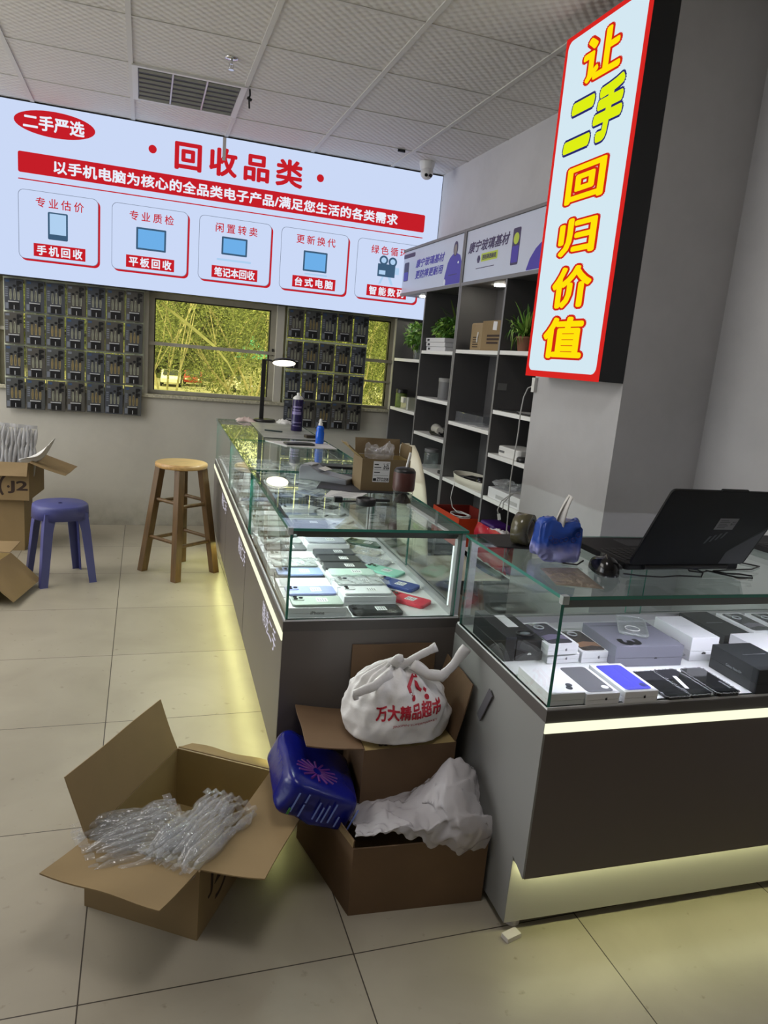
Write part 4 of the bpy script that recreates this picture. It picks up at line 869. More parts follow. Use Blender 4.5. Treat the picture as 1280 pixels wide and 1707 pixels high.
# ------------------------------------------------------------------ things on the shelves
GREYP = mat('grey plastic', (112, 112, 114), 0.5); GLASSJ = glassy('jar glass', (0.86, 0.9, 0.9), haze=0.12, hazec=(190, 200, 200)); GRJ = mat('green jar filling', (98, 116, 52), 0.6, noise=0.4, nscale=40); MILK = glassy('milky tub plastic', (0.85, 0.87, 0.82), haze=0.45, hazec=(214, 216, 200)); WBX = mat('white carton', (220, 220, 222), 0.4); DKP = mat('dark printed paper', (60, 60, 66), 0.5)
t = thing('jar', 'jar of green contents with dark lid on the corner cabinet shelf by the window', 'jar', (1.925, 5.40, 1.018))
MB().lathe([(0.042, 0.0), (0.045, 0.005), (0.045, 0.105), (0.038, 0.115)], 24).build('jar_body', GRJ, t); MB().lathe([(0.046, 0.113), (0.046, 0.138), (0.043, 0.142)], 24).build('lid', BPL, t)
t = thing('tub', 'milky square plastic tub with clip handle beside the green jar on the shelf', 'tub', (1.94, 5.20, 1.018))
MB().prism(rrect(0.13, 0.155, 0.02), 0.0, 0.085).build('tub_body', MILK, t); MB().prism(rrect(0.136, 0.161, 0.022), 0.085, 0.095).build('lid', MILK, t); MB().box(-0.078, -0.067, -0.03, 0.03, 0.05, 0.09).build('clip_handle', WPL, t)
for k in range(3):
    t = thing('phone_box', ['bottom', 'middle', 'top'][k]+' white phone box of the stack of three on the upper cabinet shelf', 'box', (1.945, 4.70+0.012*k, 1.460+0.03*k), 0, 'white phone boxes on the cabinet shelf')
    MB().box(-0.055, 0.055, -0.17, 0.17, 0.0005, 0.029).build('box_body', WBX, t, bevel=0.002); b = MB()
    for q in range(3): b.box(-0.0555+0.02, -0.0555+0.034, 0.1695, 0.1706, 0.006+0.007*q, 0.010+0.007*q)
    b.box(-0.0556, -0.0549, 0.10, 0.14, 0.008, 0.022); b.build('printed_marks', DKP, t)
t = thing('tin', 'grey cylindrical tin standing on the second shelf of the corner cabinet', 'tin', (1.955, 4.60, 1.14))
MB().lathe([(0.05, 0), (0.052, 0.004), (0.052, 0.12)], 24).build('tin_body', GREYP, t); MB().lathe([(0.054, 0.12), (0.054, 0.142), (0.05, 0.145)], 24).build('lid', mat('grey lid', (140, 140, 138), 0.5), t)
t = thing('hair_dryer', 'pale hair dryer lying on tangled cables on the corner cabinet shelf', 'hair dryer', (1.94, 4.64, 0.932))
t.rotation_euler = (0, 0, radians(78))
MB().lathe([(0.024, -0.10), (0.026, -0.09), (0.032, -0.02), (0.036, 0.04), (0.034, 0.07), (0.022, 0.085)], 20).build('barrel', mat('pale grey plastic', (186, 184, 178), 0.4), t, Matrix.Rotation(radians(90), 4, 'Y'))
MB().box(-0.016, 0.016, -0.10, -0.02, -0.014, 0.014).build('grip', mat('pale grey plastic', (0, 0, 0)), t, Matrix.Translation((0.02, 0, 0)), bevel=0.006)
def coil(name, label, cat, c, rx, ry, z, r, m, turns=4, seed=1, rr=0.4):
    q = random.Random(seed); pts = []
    for i in range(turns*14+1):
        a = 2*pi*i/14; k = 1-rr*q.random()*0.5-0.08*sin(i*0.7); pts.append((c[0]+rx*k*cos(a), c[1]+ry*k*sin(a), z+r*(1+1.4*(i/14)*0.6)+0.003*sin(i)))
    return tag(MB().tube(pts, r, 6).build(name, m), label, cat)
coil('cable', 'tangle of dark cables under the hair dryer on the corner cabinet shelf', 'cable', (1.94, 4.62), 0.05, 0.13, 0.892, 0.005, BPL, 5, 2, 0.9)
t = thing('jar', 'empty looking glass jar with lid on the lower corner cabinet shelf', 'jar', (1.955, 4.74, 0.65))
MB().lathe([(0.048, 0.0), (0.052, 0.006), (0.052, 0.10), (0.044, 0.112)], 28).build('jar_body', GLASSJ, t); MB().lathe([(0.05, 0.112), (0.05, 0.132), (0.047, 0.134)], 28).build('lid', GREYP, t)
tag(MB().box(-0.03, 0.03, -0.045, 0.045, 0, 0.022).build('charger_block', BPL, None, Matrix.Translation((1.935, 4.44, 0.6505)), bevel=0.004), 'small black charger block beside the glass jar on the lower shelf', 'charger')
TAN = mat('padded tan envelope', (150, 128, 92), 0.5, bump=0.4, bscale=16)
t = thing('parcel', 'tan wrapped parcel standing upright on the cabinet top shelf beside a carton', 'parcel', (1.955, 4.12, 1.474))
MB().box(-0.04, 0.04, -0.085, 0.085, 0.0, 0.165).build('parcel_body', TAN, t, bevel=0.01); b = MB()
for q in range(5): b.box(-0.0408, -0.0396, -0.03, 0.045, 0.02+0.014*q, 0.026+0.014*q)
b.build('printed_lines', INK, t); MB().tube([(-0.041, -0.02, 0.05), (-0.045, -0.028, 0.08), (-0.041, -0.03, 0.11)], 0.005, 6).build('tape', WPL, t)
t = thing('carton', 'small brown carton with dark print beside the tan parcel on the top shelf', 'box', (1.975, 3.885, 1.474))
MB().box(-0.075, 0.075, -0.13, 0.13, 0.0, 0.172).build('carton_body', CO, t, bevel=0.002); b = MB()
for q in range(3): b.box(-0.0758, -0.0748, -0.09-0.01*q, 0.055, 0.04+0.02*q, 0.052+0.02*q)
b.build('printed_lines', INK, t)
MB().box(-0.0765, -0.0755, -0.055, -0.005, 0.12, 0.168, M=Matrix.Rotation(0.06, 4, 'X')).build('paper_label', WBX, t)
CLB = glassy('clear box plastic', (0.8, 0.82, 0.84), haze=0.28, hazec=(150, 152, 156))
tag(MB().box(-0.09, 0.09, -0.2, 0.2, 0, 0.068).build('plastic_box', CLB, None, Matrix.Translation((1.985, 4.06, 1.0265)), bevel=0.006), 'long hazy plastic box on the middle shelf of the second cabinet', 'plastic box')
PAP = mat('white paper', (216, 216, 214), 0.7)
tag(MB().grid(lambda u, v: Vector((1.872+0.10*v, 3.74+0.30*u, 1.0275+0.010*abs(sin(u*9+v*4))*(0.3+v))), 16, 8).build('loose_papers', PAP, None, None, solid=0.001), 'loose crumpled white papers in front of the hazy plastic box', 'paper')
t = thing('tray', 'white plastic tray of black gadgets on the second cabinet lower shelf', 'tray', (1.962, 4.0, 0.6605))
MB().lathe([(0.0, 0.003), (0.88, 0.003), (1.0, 0.05), (1.04, 0.05), (0.95, 0.0), (0.0, 0.0)], 36).build('tray_body', mat('cream plastic', (214, 210, 196), 0.4), t, Matrix.Diagonal((0.10, 0.25, 1, 1)))
tag(MB().ball((1.94, 3.88, 0.702), (0.035, 0.05, 0.030)).build('mouse', mat('glossy black plastic', (12, 12, 14), 0.15)), 'glossy black rounded mouse in the white tray on the shelf', 'mouse')
tag(MB().box(-0.04, 0.04, -0.05, 0.05, 0, 0.035).build('adapter', BPL, None, Matrix.Translation((1.975, 4.06, 0.668)) @ Matrix.Rotation(0.4, 4, 'Z'), bevel=0.005), 'black power adapter lying in the middle of the white tray', 'adapter')
tag(MB().box(-0.03, 0.03, -0.04, 0.04, 0, 0.02).build('card_box', GREYP, None, Matrix.Translation((1.95, 4.17, 0.668)) @ Matrix.Rotation(0.2, 4, 'Z'), bevel=0.003), 'small grey box at the far end of the white tray', 'box')
ORG = mat('orange red gift box', (206, 66, 30), 0.4); ORI = mat('dark red box inside', (120, 30, 20), 0.6)
ob = carton('open_box', 'bright orange red open box with white cables on the lowest cabinet shelf', [(1.80, 4.24), (1.80, 3.83), (2.06, 3.83), (2.06, 4.24)], 0.3105, 0.175, {}, outer=ORG, inner=ORI)
coil('cable', 'coiled white charging cable standing in the orange red box', 'cable', (1.90, 4.03), 0.06, 0.10, 0.455, 0.0035, WPL, 4, 4, 0.5)
tag(MB().tube([(1.885, 4.10, 0.66), (1.862, 4.09, 0.655), (1.85, 4.08, 0.62), (1.852, 4.10, 0.56), (1.87, 4.10, 0.50), (1.89, 4.06, 0.475)], 0.003, 6).build('cable', WPL), 'thin white cable hanging from the white tray shelf into the orange box', 'cable')
t = thing('router', 'white router box on the shelf just left of the column', 'router', (1.965, 3.50, 0.9075))
MB().prism(rrect(0.16, 0.24, 0.03), 0.0, 0.055).build('router_body', WPL, t, bevel=0.006); MB().box(-0.0815, -0.079, 0.03, 0.09, 0.02, 0.032).build('port_strip', GREYP, t)
tag(MB().lathe([(0.034, 0), (0.036, 0.006), (0.036, 0.02), (0.03, 0.026)], 24, o=(1.9, 3.34, 0.9075)).build('puck', BPL), 'black round puck in front of the white router', 'puck')
tag(MB().tube([(1.90, 3.68, 1.156), (1.885, 3.60, 1.154), (1.91, 3.50, 1.157), (1.885, 3.42, 1.154), (1.90, 3.30, 1.156), (1.93, 3.20, 1.155)], 0.005, 6).build('cable', BPL), 'black cable lying along the shelf just under the clay pot plant', 'cable')
t = thing('carton', 'white carton filling the lower shelf left of the column', 'box', (1.97, 3.46, 0.6605)); MB().box(-0.09, 0.09, -0.20, 0.20, 0, 0.06).build('carton_body', WBX, t, bevel=0.003); MB().box(-0.0908, -0.0895, -0.15, 0.10, 0.01, 0.03).build('printed_band', mat('pale grey print', (180, 180, 180), 0.5), t)
CRUM = glassy('crumpled clear film', (0.9, 0.92, 0.94), haze=0.14, bump=0.9, bscale=50)
def crumple(name, label, cat, c, rx, ry, rz, seed, m=CRUM, nu=30, nv=16):
    def fn(u, v):
        a = 2*pi*u; t = pi*(v-0.5); p = Vector((rx*cos(t)*cos(a), ry*cos(t)*sin(a), rz*(1+sin(t)))); n = MN.noise(Vector((p.x*30+seed, p.y*30, p.z*30)))*0.5+MN.noise(Vector((p.x*70+seed, p.y*70, p.z*70)))*0.25
        return Vector((c[0], c[1], c[2]))+Vector((p.x*(1+n), p.y*(1+n), max(0.0005, p.z*(1+n))))
    return tag(MB().grid(fn, nu, nv, sm=False).build(name, m), label, cat)
crumple('plastic_film', 'crumpled clear film on the white carton left of the column', 'plastic film', (1.94, 3.55, 0.7205), 0.06, 0.11, 0.022, 3)
t = thing('gift_bag', 'red and purple shiny bag on the lowest shelf left of the column', 'bag', (1.91, 3.46, 0.3105))
RED = mat('shiny red film', (190, 24, 52), 0.25, bump=0.5, bscale=30); PRP = mat('deep purple film', (70, 34, 110), 0.3); 
MB().grid(lambda u, v: Vector((-0.07-0.02*sin(v*pi)+0.01*MN.noise(Vector((u*6, v*6, 1))), -0.2+0.4*u, 0.20*v+0.01*MN.noise(Vector((u*8, v*4, 5))))), 30, 14).build('bag_front', RED, t)
MB().box(-0.06, 0.10, -0.2, 0.2, 0.0, 0.17).build('bag_body', RED, t, bevel=0.02); MB().box(-0.058, 0.06, 0.03, 0.2, 0.171, 0.215).build('bag_band', PRP, t, bevel=0.012)
crumple('plastic_film', 'white crumpled film on top of the red shiny bag', 'plastic film', (1.88, 3.45, 0.482), 0.04, 0.09, 0.014, 9, mat('white crumpled film', (220, 214, 216), 0.4))
# cable hanging down the gap beside the column, from a socket on its far side
CABW = mat('grey white cable', (176, 176, 174), 0.5)
tag(MB().tube([(1.722, 3.002, 1.318), (1.70, 3.03, 1.30), (1.684, 3.03, 1.257), (1.677, 3.03, 1.179), (1.679, 3.03, 1.094), (1.673, 3.03, 0.98), (1.669, 3.03, 0.864), (1.676, 3.03, 0.747), (1.682, 3.03, 0.604), (1.70, 3.05, 0.40)], 0.0032, 6).build('cable', CABW), 'long grey white cable hanging down beside the column edge', 'cable')
t = thing('charging_cable', 'two short white cables with plugs looping by the column edge', 'cable', (1.727, 3.03, 0.80)); L = Matrix.Translation((-1.727, -3.03, -0.80))
MB().tube([(1.735, 3.03, 0.797), (1.70, 3.03, 0.800), (1.676, 3.03, 0.791), (1.635, 3.03, 0.761), (1.619, 3.03, 0.716), (1.627, 3.03, 0.695)], 0.003, 6).build('lead', CABW, t, L); MB().tube([(1.735, 3.035, 0.805), (1.70, 3.035, 0.80), (1.672, 3.035, 0.776), (1.649, 3.035, 0.752), (1.648, 3.035, 0.717)], 0.003, 6).build('lead', CABW, t, L)
MB().box(-0.007, 0.007, -0.003, 0.003, -0.03, 0.0).build('plug', WPL, t, L @ Matrix.Translation((1.628, 3.03, 0.697)) @ Matrix.Rotation(-0.25, 4, 'Y'))
MB().box(1.697, 1.7125, 2.97, 2.995, 1.285, 1.35).build('socket', WPL, tag(bpy.data.objects.new('wall_socket', None), 'small white socket at the far edge of the column under the lit sign', 'socket'))
COL.objects.link(bpy.data.objects['wall_socket'])
# ================================================================== phones and boxes inside the glass counters
def pm(c, rough=0.3, metal=0.0): return mat('phone colour %d %d %d' % c, c, rough, metal)
PSIDE = mat('phone frame metal', (150, 152, 156), 0.3, 0.8); LENS = mat('lens glass', (14, 15, 20), 0.08); STK = mat('paper price sticker', (236, 238, 236), 0.6); STKI = mat('sticker print', (150, 154, 158), 0.6); WB = mat('white phone box', (236, 237, 240), 0.3); WBS = mat('phone box side print', (110, 112, 118), 0.5)
CASE = glassy('clear phone wrap', (0.9, 0.93, 0.93), haze=0.16, bump=0.5, bscale=60)
def at(w, u, z, rz=0.0): p = cf(w, u, z); return p, rz-CA
def smart_phone(label, w, u, z, rz=0.0, c=(180, 190, 180), L=0.150, Wd=0.073, H=0.008, bump='three', sticker=True, group='phones on show', wrap=False, rough=0.28, tilt=0.0):
    """x along the phone, camera bump at -x"""
    p, r_ = at(w, u, z, rz); t = thing('smartphone', label, 'phone', p, r_, group)
    if tilt: t.rotation_euler = (radians(tilt), 0, r_)
    MB().prism(rrect(L, Wd, 0.011), 0.0004, H, sm=False).build('phone_body', pm(c, rough), t, bevel=0.0022)
    if bump:
        cm = tuple(int(max(8, v*0.92)) for v in c)
        cb_ = MB().prism(rrect(0.035, 0.035, 0.009, -L/2+0.023, Wd/2-0.023), H, H+0.0018).build('camera_bump', pm(cm, rough), t)
        b = MB()
        for (x, y) in ((-L/2+0.015, Wd/2-0.015), (-L/2+0.015, Wd/2-0.031), (-L/2+0.031, Wd/2-0.023))[:3 if bump == 'three' else 2]: b.cyl((x, y, H+0.0018), (x, y, H+0.0035), 0.0062, n=14)
        b.build('lenses', LENS, cb_)
    if sticker:
        s_ = MB().box(0.0, 0.032, -0.016, 0.016, H+0.0001, H+0.0006).build('price_sticker', STK, t); b = MB()
        for k in range(4): b.box(0.003+0.007*k, 0.007+0.007*k, -0.012, 0.008 if k % 2 else 0.012, H+0.00065, H+0.0008)
        b.build('sticker_print', STKI, s_)
    if wrap:
        MB().grid(lambda a, v: Vector(((a-0.5)*(L+0.03)+0.004*sin(v*9), (v-0.5)*(Wd+0.02), H+0.003+0.003*sin(a*25+v*7)+0.002*sin(v*30))), 26, 12).build('clear_wrap', CASE, t)
    return t
APPLE = [(0, .62), (.18, .78), (.42, .80), (.62, .68), (.50, .52), (.44, .30), (.52, .08), (.70, -.06), (.60, -.40), (.42, -.68), (.24, -.80), (.0, -.70), (-.24, -.80), (-.42, -.68), (-.60, -.40), (-.70, -.06), (-.68, .30), (-.54, .62), (-.36, .78), (-.16, .76)]
def apple_mb(s, cx, cy, M):
    b = MB(); b.prism([(cx+x*s, cy+y*s*0.95-0.15*s) for x, y in APPLE], 0, 0.0003, M=M); b.prism(ell(cx+0.12*s, cy+0.88*s, 0.24*s, 0.11*s, 12, 0.9), 0, 0.0003, M=M); return b
def petal_mb(s, cx, cy, M):
    b = MB()
    for a in (-78, -48, -18, 18, 48, 78):
        t = radians(90+a); b.prism(ell(cx+0.55*s*cos(t), cy+0.55*s*sin(t), 0.42*s, 0.15*s, 12, t), 0, 0.0003, M=M)
    return b
BLKI = mat('black print', (20, 20, 24), 0.4)
def phone_box(label, w, u, z, rz=0.0, Wd=0.09, Ln=0.160, H=0.028, pic=None, art=None, logo=None, lettering=None, body=None, group='phone boxes on show', side=True, logoc=None, seal=True):
    """x across, y along the box (near end at -y)"""
    p, r_ = at(w, u, z, rz); t = thing('phone_box', label, 'box', p, r_, group); body = body or WB
    MB().box(-Wd/2, Wd/2, -Ln/2, Ln/2, 0.0004, H*0.42).build('box_base', body, t, bevel=0.0008)
    MB().box(-Wd/2-0.0004, Wd/2+0.0004, -Ln/2-0.0004, Ln/2+0.0004, H*0.42+0.0004, H).build('box_lid', body, t, bevel=0.001)
    if pic:
        MB().prism(rrect(Wd*0.80, Ln*0.88, 0.010), H, H+0.0004).build('picture', mat('box picture %d %d %d' % pic, pic, 0.25), t)
    if art:  # pale swoosh or ring inside the picture
        b = MB(); k, c = art
        if k == 'wave': b.add([(x, y, H+0.0007) for x, y in [(-Wd*.36, -Ln*.1+0.0), (-Wd*.1, -Ln*.02), (Wd*.15, -Ln*.12), (Wd*.38, -Ln*.05), (Wd*.38, -Ln*.14), (Wd*.12, -Ln*.2), (-Wd*.1, -Ln*.1), (-Wd*.36, -Ln*.16)]], [(0, 1, 6, 7), (1, 2, 5, 6), (2, 3, 4, 5)])
        if k == 'dune': b.add([(x, y, H+0.0007) for x, y in [(-Wd*.36, -Ln*.12), (Wd*.0, -Ln*.05), (Wd*.38, -Ln*.1), (Wd*.38, -Ln*.3), (Wd*.1, -Ln*.24), (-Wd*.36, -Ln*.3)]], [(0, 1, 4, 5), (1, 2, 3, 4)])
        if k == 'lens': b.prism(ell(Wd*.26, -Ln*.30, 0.009, 0.009), H+0.0004, H+0.0008)
        if k == 'lens2': b.prism(ell(Wd*.28, -Ln*.24, 0.008, 0.008), H+0.0004, H+0.0012); b.prism(ell(Wd*.20, -Ln*.34, 0.008, 0.008), H+0.0004, H+0.0012)
        b.build('picture_detail', mat('picture detail %d %d %d' % c, c, 0.3), t)
    M = basis((0, -Ln/2-0.0006, 0), (1, 0, 0), (0, 0, 1), (0, -1, 0)); lc = logoc or WBS
    if logo == 'apple': apple_mb(H*0.16, Wd*0.1, H*0.5, M).build('emblem', lc, t)
    if logo == 'petals': petal_mb(H*0.12, 0, H*0.30, M).build('emblem', lc, t)
    if lettering: text_mb(lettering, -0.022, 0.022, H*0.38, H*0.62, 0, 0.01, M=M).build('lettering', lc, t)
    return t
D0 = 0.6353
# ---- near end of the long row: first column (against the aisle glass)
def phx(w): return w
ROWL = 'in the aisle side row of the near counter'
cols1 = [
 (1.957, 'silver green phone on a white box at the near glass end', (176, 188, 178), 'box', 0),
 (2.052, 'lavender blue phone with three lenses, second from the near glass end', (150, 160, 206), 'box', 1),
 (2.242, 'pale blue phone with paper sticker lying on a dark phone, aisle side', (146, 164, 204), 'dark', 3),
 (2.340, 'grey phone in clear wrap, fifth from the near end on the aisle side', (160, 166, 162), 'wrap', 4),
 (2.440, 'white phone with three lenses, sixth from the near end on the aisle side', (222, 224, 222), 'box', 5),
 (2.540, 'dark grey phone with sticker, seventh from the near end on the aisle side', (104, 106, 108), 'box', 6),
 (2.640, 'silver phone, eighth from the near end on the aisle side', (168, 172, 172), 'box', 7)]
for u, lb, c, kind, k in cols1:
    phone_box('white box under the '+lb.split(',')[0].replace(' on a white box', ''), 0.433, u, D0, pi/2, Wd=0.088, Ln=0.168, group='boxes under the near counter phones') if kind != 'dark' else smart_phone('dark grey phone under the pale blue one on the aisle side', 0.438, u-0.004, D0, 0, (88, 90, 96), bump=None, sticker=False, group='phones in the near counter', L=0.16, H=0.026)
    smart_phone(lb, 0.437, u-0.003, D0+0.0285, 0, c, bump='three', group='phones in the near counter', wrap=(kind == 'wrap'))
text_mb('iPhone', -0.02, 0.02, 0.008, 0.017, 0, 0.01, M=basis(cf(0.433, 1.957-0.0447, D0), (cos(CA), -sin(CA), 0), (0, 0, 1))).build('lettering', WBS, tag(bpy.data.objects.new('box_print', None)))
COL.objects.link(bpy.data.objects['box_print']); _t = [o for o in bpy.data.objects if o.get('label', '').startswith('white box under the silver green')][0]
for ch in list(bpy.data.objects['box_print'].children): ch.parent = _t; ch.matrix_parent_inverse = (Matrix.Translation(_t.location) @ _t.rotation_euler.to_matrix().to_4x4()).inverted()
bpy.data.objects.remove(bpy.data.objects['box_print'])
phone_box('white box with a pale curved wave picture near the aisle glass', 0.433, 2.147, D0, pi/2, Wd=0.086, Ln=0.166, pic=(206, 212, 214), art=('wave', (232, 234, 236)), group='boxes in the near counter')
# second column
smart_phone('black phone lying screen up on the deck at the near glass end', 0.617, 1.947, D0, 0.0, (26, 28, 30), L=0.155, Wd=0.076, H=0.010, bump='two', group='phones in the near counter', rough=0.12)
col2 = [(2.045, 'white phone on a box just behind the black phone', (226, 228, 230), 'box', 'two'), (2.137, 'clear cased silver phone two behind the black phone', (196, 200, 200), 'wrap', 'three'), (2.232, 'mint white phone three behind the black phone', (188, 212, 200), 'box', None),
        (2.365, 'dark phone with big sticker and yellow corner in the middle row', (70, 72, 74), 'deck', None), (2.455, 'black patterned phone with white sticker, middle row', (62, 64, 66), 'deck', None), (2.545, 'dark grey phone with white sticker at the back of the dark trio', (78, 80, 84), 'deck', None),
        (2.648, 'silver phone on a box behind the dark trio', (176, 180, 190), 'box', None), (2.745, 'dark phone on a box furthest of the near middle row', (92, 94, 98), 'box', None)]
for u, lb, c, kind, bp in col2:
    z = D0
    if kind in ('box', 'wrap'):
        phone_box('white box under the '+' '.join(lb.split(' ')[:9]), 0.615, u, D0, pi/2, Wd=0.084, Ln=0.165, group='boxes under the near counter phones', lettering=None); z = D0+0.0285
    elif kind == 'deck':
        z = D0
    smart_phone(lb, 0.612+(0.01 if kind == 'deck' else 0), u, z, 0, c, bump=bp, group='phones in the near counter', wrap=(kind == 'wrap'), H=0.018 if kind == 'deck' else 0.008, rough=0.35)
# loose phones by the rear door
smart_phone('dark green phone with sticker lying askew by the rear door', 0.787, 2.715, D0, radians(-33), (58, 84, 72), bump='three', group='phones in the near counter', H=0.010)
smart_phone('cream phone in loose wrap behind the grey wrapped one', 0.742, 2.60, D0, radians(-42), (206, 198, 182), bump='two', group='phones in the near counter', wrap=True)
smart_phone('grey phone in crinkled clear wrap left of the mint phone', 0.745, 2.475, D0, radians(-45), (172, 174, 184), bump=None, sticker=False, group='phones in the near counter', wrap=True)
smart_phone('mint green phone with pale sticker by the rear door', 0.757, 2.345, D0, radians(-47), (140, 206, 184), bump='three', group='phones in the near counter', H=0.009)
smart_phone('deep blue phone with white sticker by the rear door', 0.757, 2.185, D0, radians(-46), (40, 66, 142), L=0.148, bump='two', group='phones in the near counter', H=0.012)
smart_phone('bright red phone with white sticker by the rear door', 0.742, 2.035, D0, radians(-46), (222, 54, 76), L=0.148, bump='three', group='phones in the near counter', H=0.012)
# the rest of the long row: phones on boxes seen through the top and the aisle glass
ordn = ['first', 'second', 'third', 'fourth', 'fifth', 'sixth', 'seventh', 'eighth', 'ninth', 'tenth', 'eleventh', 'twelfth', 'thirteenth', 'fourteenth', 'fifteenth', 'sixteenth', 'seventeenth', 'eighteenth', 'nineteenth', 'twentieth', 'twenty first']
rc = random.Random(11); pal = [((128, 130, 134), 'grey'), ((222, 224, 224), 'white'), ((176, 184, 190), 'silver'), ((86, 96, 92), 'dark green'), ((140, 150, 172), 'blue grey'), ((58, 60, 64), 'black'), ((176, 182, 174), 'pale green')]
us = [2.735]+[2.905+0.0985*k for k in range(9)]+[3.88+0.0985*k for k in range(10)]
for k, u in enumerate(us):
    c, nm = pal[rc.randrange(7)]
    phone_box('white box under the %s phone from the near end of the back stretch, aisle row' % ordn[k], 0.433, u, D0, pi/2, Wd=0.086, Ln=0.166, group='boxes along the back stretch')
    smart_phone('%s phone, %s from the near end of the back stretch in the aisle row' % (nm, ordn[k]), 0.437, u, D0+0.0285, 0, c, bump='three', sticker=rc.random() < .7, group='phones along the back stretch')
    if k > 0:
        c, nm = pal[rc.randrange(7)]
        smart_phone('%s phone, %s from the near end of the back stretch in the middle row' % (nm, ordn[k]), 0.617+rc.uniform(-.004, .004), u, D0, rc.uniform(-.05, .05), c, bump=rc.choice(['three', 'two', None]), group='phones along the back stretch', H=rc.choice([0.009, 0.02]))
for k in range(12):
    c, nm = pal[rc.randrange(7)]
    smart_phone('%s phone lying askew by the rear doors, %s of the slanted ones from near' % (nm, ordn[k]), 0.765, 2.97+0.155*k+(0.03 if k > 5 else 0), D0, radians(-42+rc.uniform(-8, 8)), c, group='phones along the back stretch', bump=rc.choice(['three', 'two']))

# ---- front right counter
NAVY = mat('black gift box board', (24, 27, 32), 0.4); GRB = mat('grey violet box board', (128, 128, 142), 0.42); SLV = mat('silver print', (200, 204, 210), 0.3, 0.6); LID = mat('dark slate board', (52, 56, 60), 0.4)
FB = 'boxes in the front right counter'
phone_box('plain white phone box with a lens cut-out at the corner of the front counter', 0.893, 1.397, D0, 0, Wd=0.092, Ln=0.152, H=0.03, art=('lens2', (70, 74, 82)), logo=None, lettering=None, group=FB, logoc=WBS)
phone_box('white phone box with a grey phone picture next to the purple one', 0.985, 1.392, D0, 0, Wd=0.088, Ln=0.152, H=0.027, pic=(110, 110, 116), art=('lens', (230, 230, 232)), logo='apple', group=FB, logoc=BLKI)
phone_box('white phone box with a bright violet blue phone picture', 1.088, 1.391, D0, 0, Wd=0.091, Ln=0.154, H=0.028, pic=(84, 84, 200), art=('lens', (52, 54, 120)), logo='apple', group=FB, logoc=BLKI)
# glitter bumper phones
GLIT = mat('glitter bumper', (190, 190, 196), 0.25, 0.6); BLG = mat('black phone glass', (16, 17, 22), 0.08)
for k, (w, u, lb, rz) in enumerate([(1.197, 1.384, 'leftmost', 0.02), (1.262, 1.386, 'middle', 0.03), (1.343, 1.384, 'rightmost', 0.0)]):
    p, r_ = at(w, u, D0, rz); t = thing('smartphone', lb+' black phone of three with glittery edge in the front right counter', 'phone', p, r_, 'black phones with glitter cases')
    MB().prism(rrect(0.069, 0.142, 0.010), 0.0004, 0.009+0.001*k).build('phone_body', BLG, t, bevel=0.0015); b = MB(); rr = random.Random(k)
    rim = rrect(0.071, 0.144, 0.011, n=6); N = len(rim)
    for i in range(N):
        a, c = Vector(rim[i]), Vector(rim[(i+1) % N]); m_ = max(1, int((c-a).length/0.0042))
        for q in range(m_):
            v = a.lerp(c, q/m_); b.ball((v.x, v.y, 0.0085+0.001*k+rr.uniform(-.001, .001)), 0.0016, 6, 4)
    ob_ = b.build('glitter_rim', GLIT, t); ob_['kind'] = 'stuff'
    if k == 1: MB().box(-0.005, 0.005, -0.04, 0.03, 0.0105, 0.0112).build('price_sticker', STK, t, Matrix.Translation((-0.008, 0, 0)) @ Matrix.Rotation(-0.25, 4, 'Z'))
    if k == 2: text_mb('SAMSUNG', -0.02, 0.02, -0.004, 0.003, 0, 0.02, M=Matrix.Translation((0.022, -0.03, 0.0118)) @ Matrix.Rotation(radians(-90), 4, 'Z')).build('lettering', SLV, t)
# black gift boxes at the left
phone_box('black upright gift box with grey flap edge at the left end of the front counter', 0.868, 1.665, D0, 0, Wd=0.03, Ln=0.20, H=0.068, body=NAVY, group=FB)
_b = phone_box('black gift box with white petal emblem and a coiled earphone set on it', 0.925, 1.66, D0, 0, Wd=0.078, Ln=0.19, H=0.056, body=NAVY, logo='petals', group=FB, logoc=STK)
MB().box(-0.02, 0.012, 0.0, 0.09, 0.0562, 0.0567).build('white_label', STK, _b)
p, r_ = at(0.928, 1.605, D0+0.057, 0.2); t = thing('earphones', 'coiled black earphones in a ring on the black gift box', 'earphones', p, r_)
MB().tube([(0.024*cos(2*pi*k/24), 0.017*sin(2*pi*k/24), 0.004) for k in range(24)], 0.0028, 6, closed=True).build('ring', BLKI, t); MB().lathe([(0.0, 0.001), (0.016, 0.001), (0.015, 0.004), (0.0, 0.005)], 20).build('pad', mat('hazy pad', (120, 128, 132), 0.3), t, Matrix.Diagonal((1, 0.7, 1, 1)))
phone_box('white phone box forming the lower layer under the dark dune picture box', 1.012, 1.622, D0, 0.0, Wd=0.094, Ln=0.162, H=0.027, logo='apple', group=FB)
_b = phone_box('white phone box with a dark violet dune picture, upper of two', 1.0, 1.612, D0+0.0275, 0.04, Wd=0.09, Ln=0.158, H=0.028, pic=(62, 60, 74), art=('dune', (116, 108, 138)), logo='apple', group=FB)
phone_box('white phone box with a brown dune picture left of the big grey box', 1.107, 1.612, D0, 0.0, Wd=0.086, Ln=0.152, H=0.031, pic=(74, 66, 62), art=('dune', (150, 116, 92)), logo='apple', group=FB)
def clear_ring(label, w, u, z):
    p, r_ = at(w, u, z, 0.3); t = thing('ring_holder', label, 'phone ring', p, r_, 'clear rings on phone boxes')
    MB().tube([(0.013*cos(2*pi*k/24), 0.013*sin(2*pi*k/24), 0.0025) for k in range(24)], 0.0018, 6, closed=True).build('ring', SLV, t); MB().prism(rrect(0.02, 0.03, 0.004, 0, 0.02), 0.0002, 0.0008).build('clear_pad', CASE, t); return t
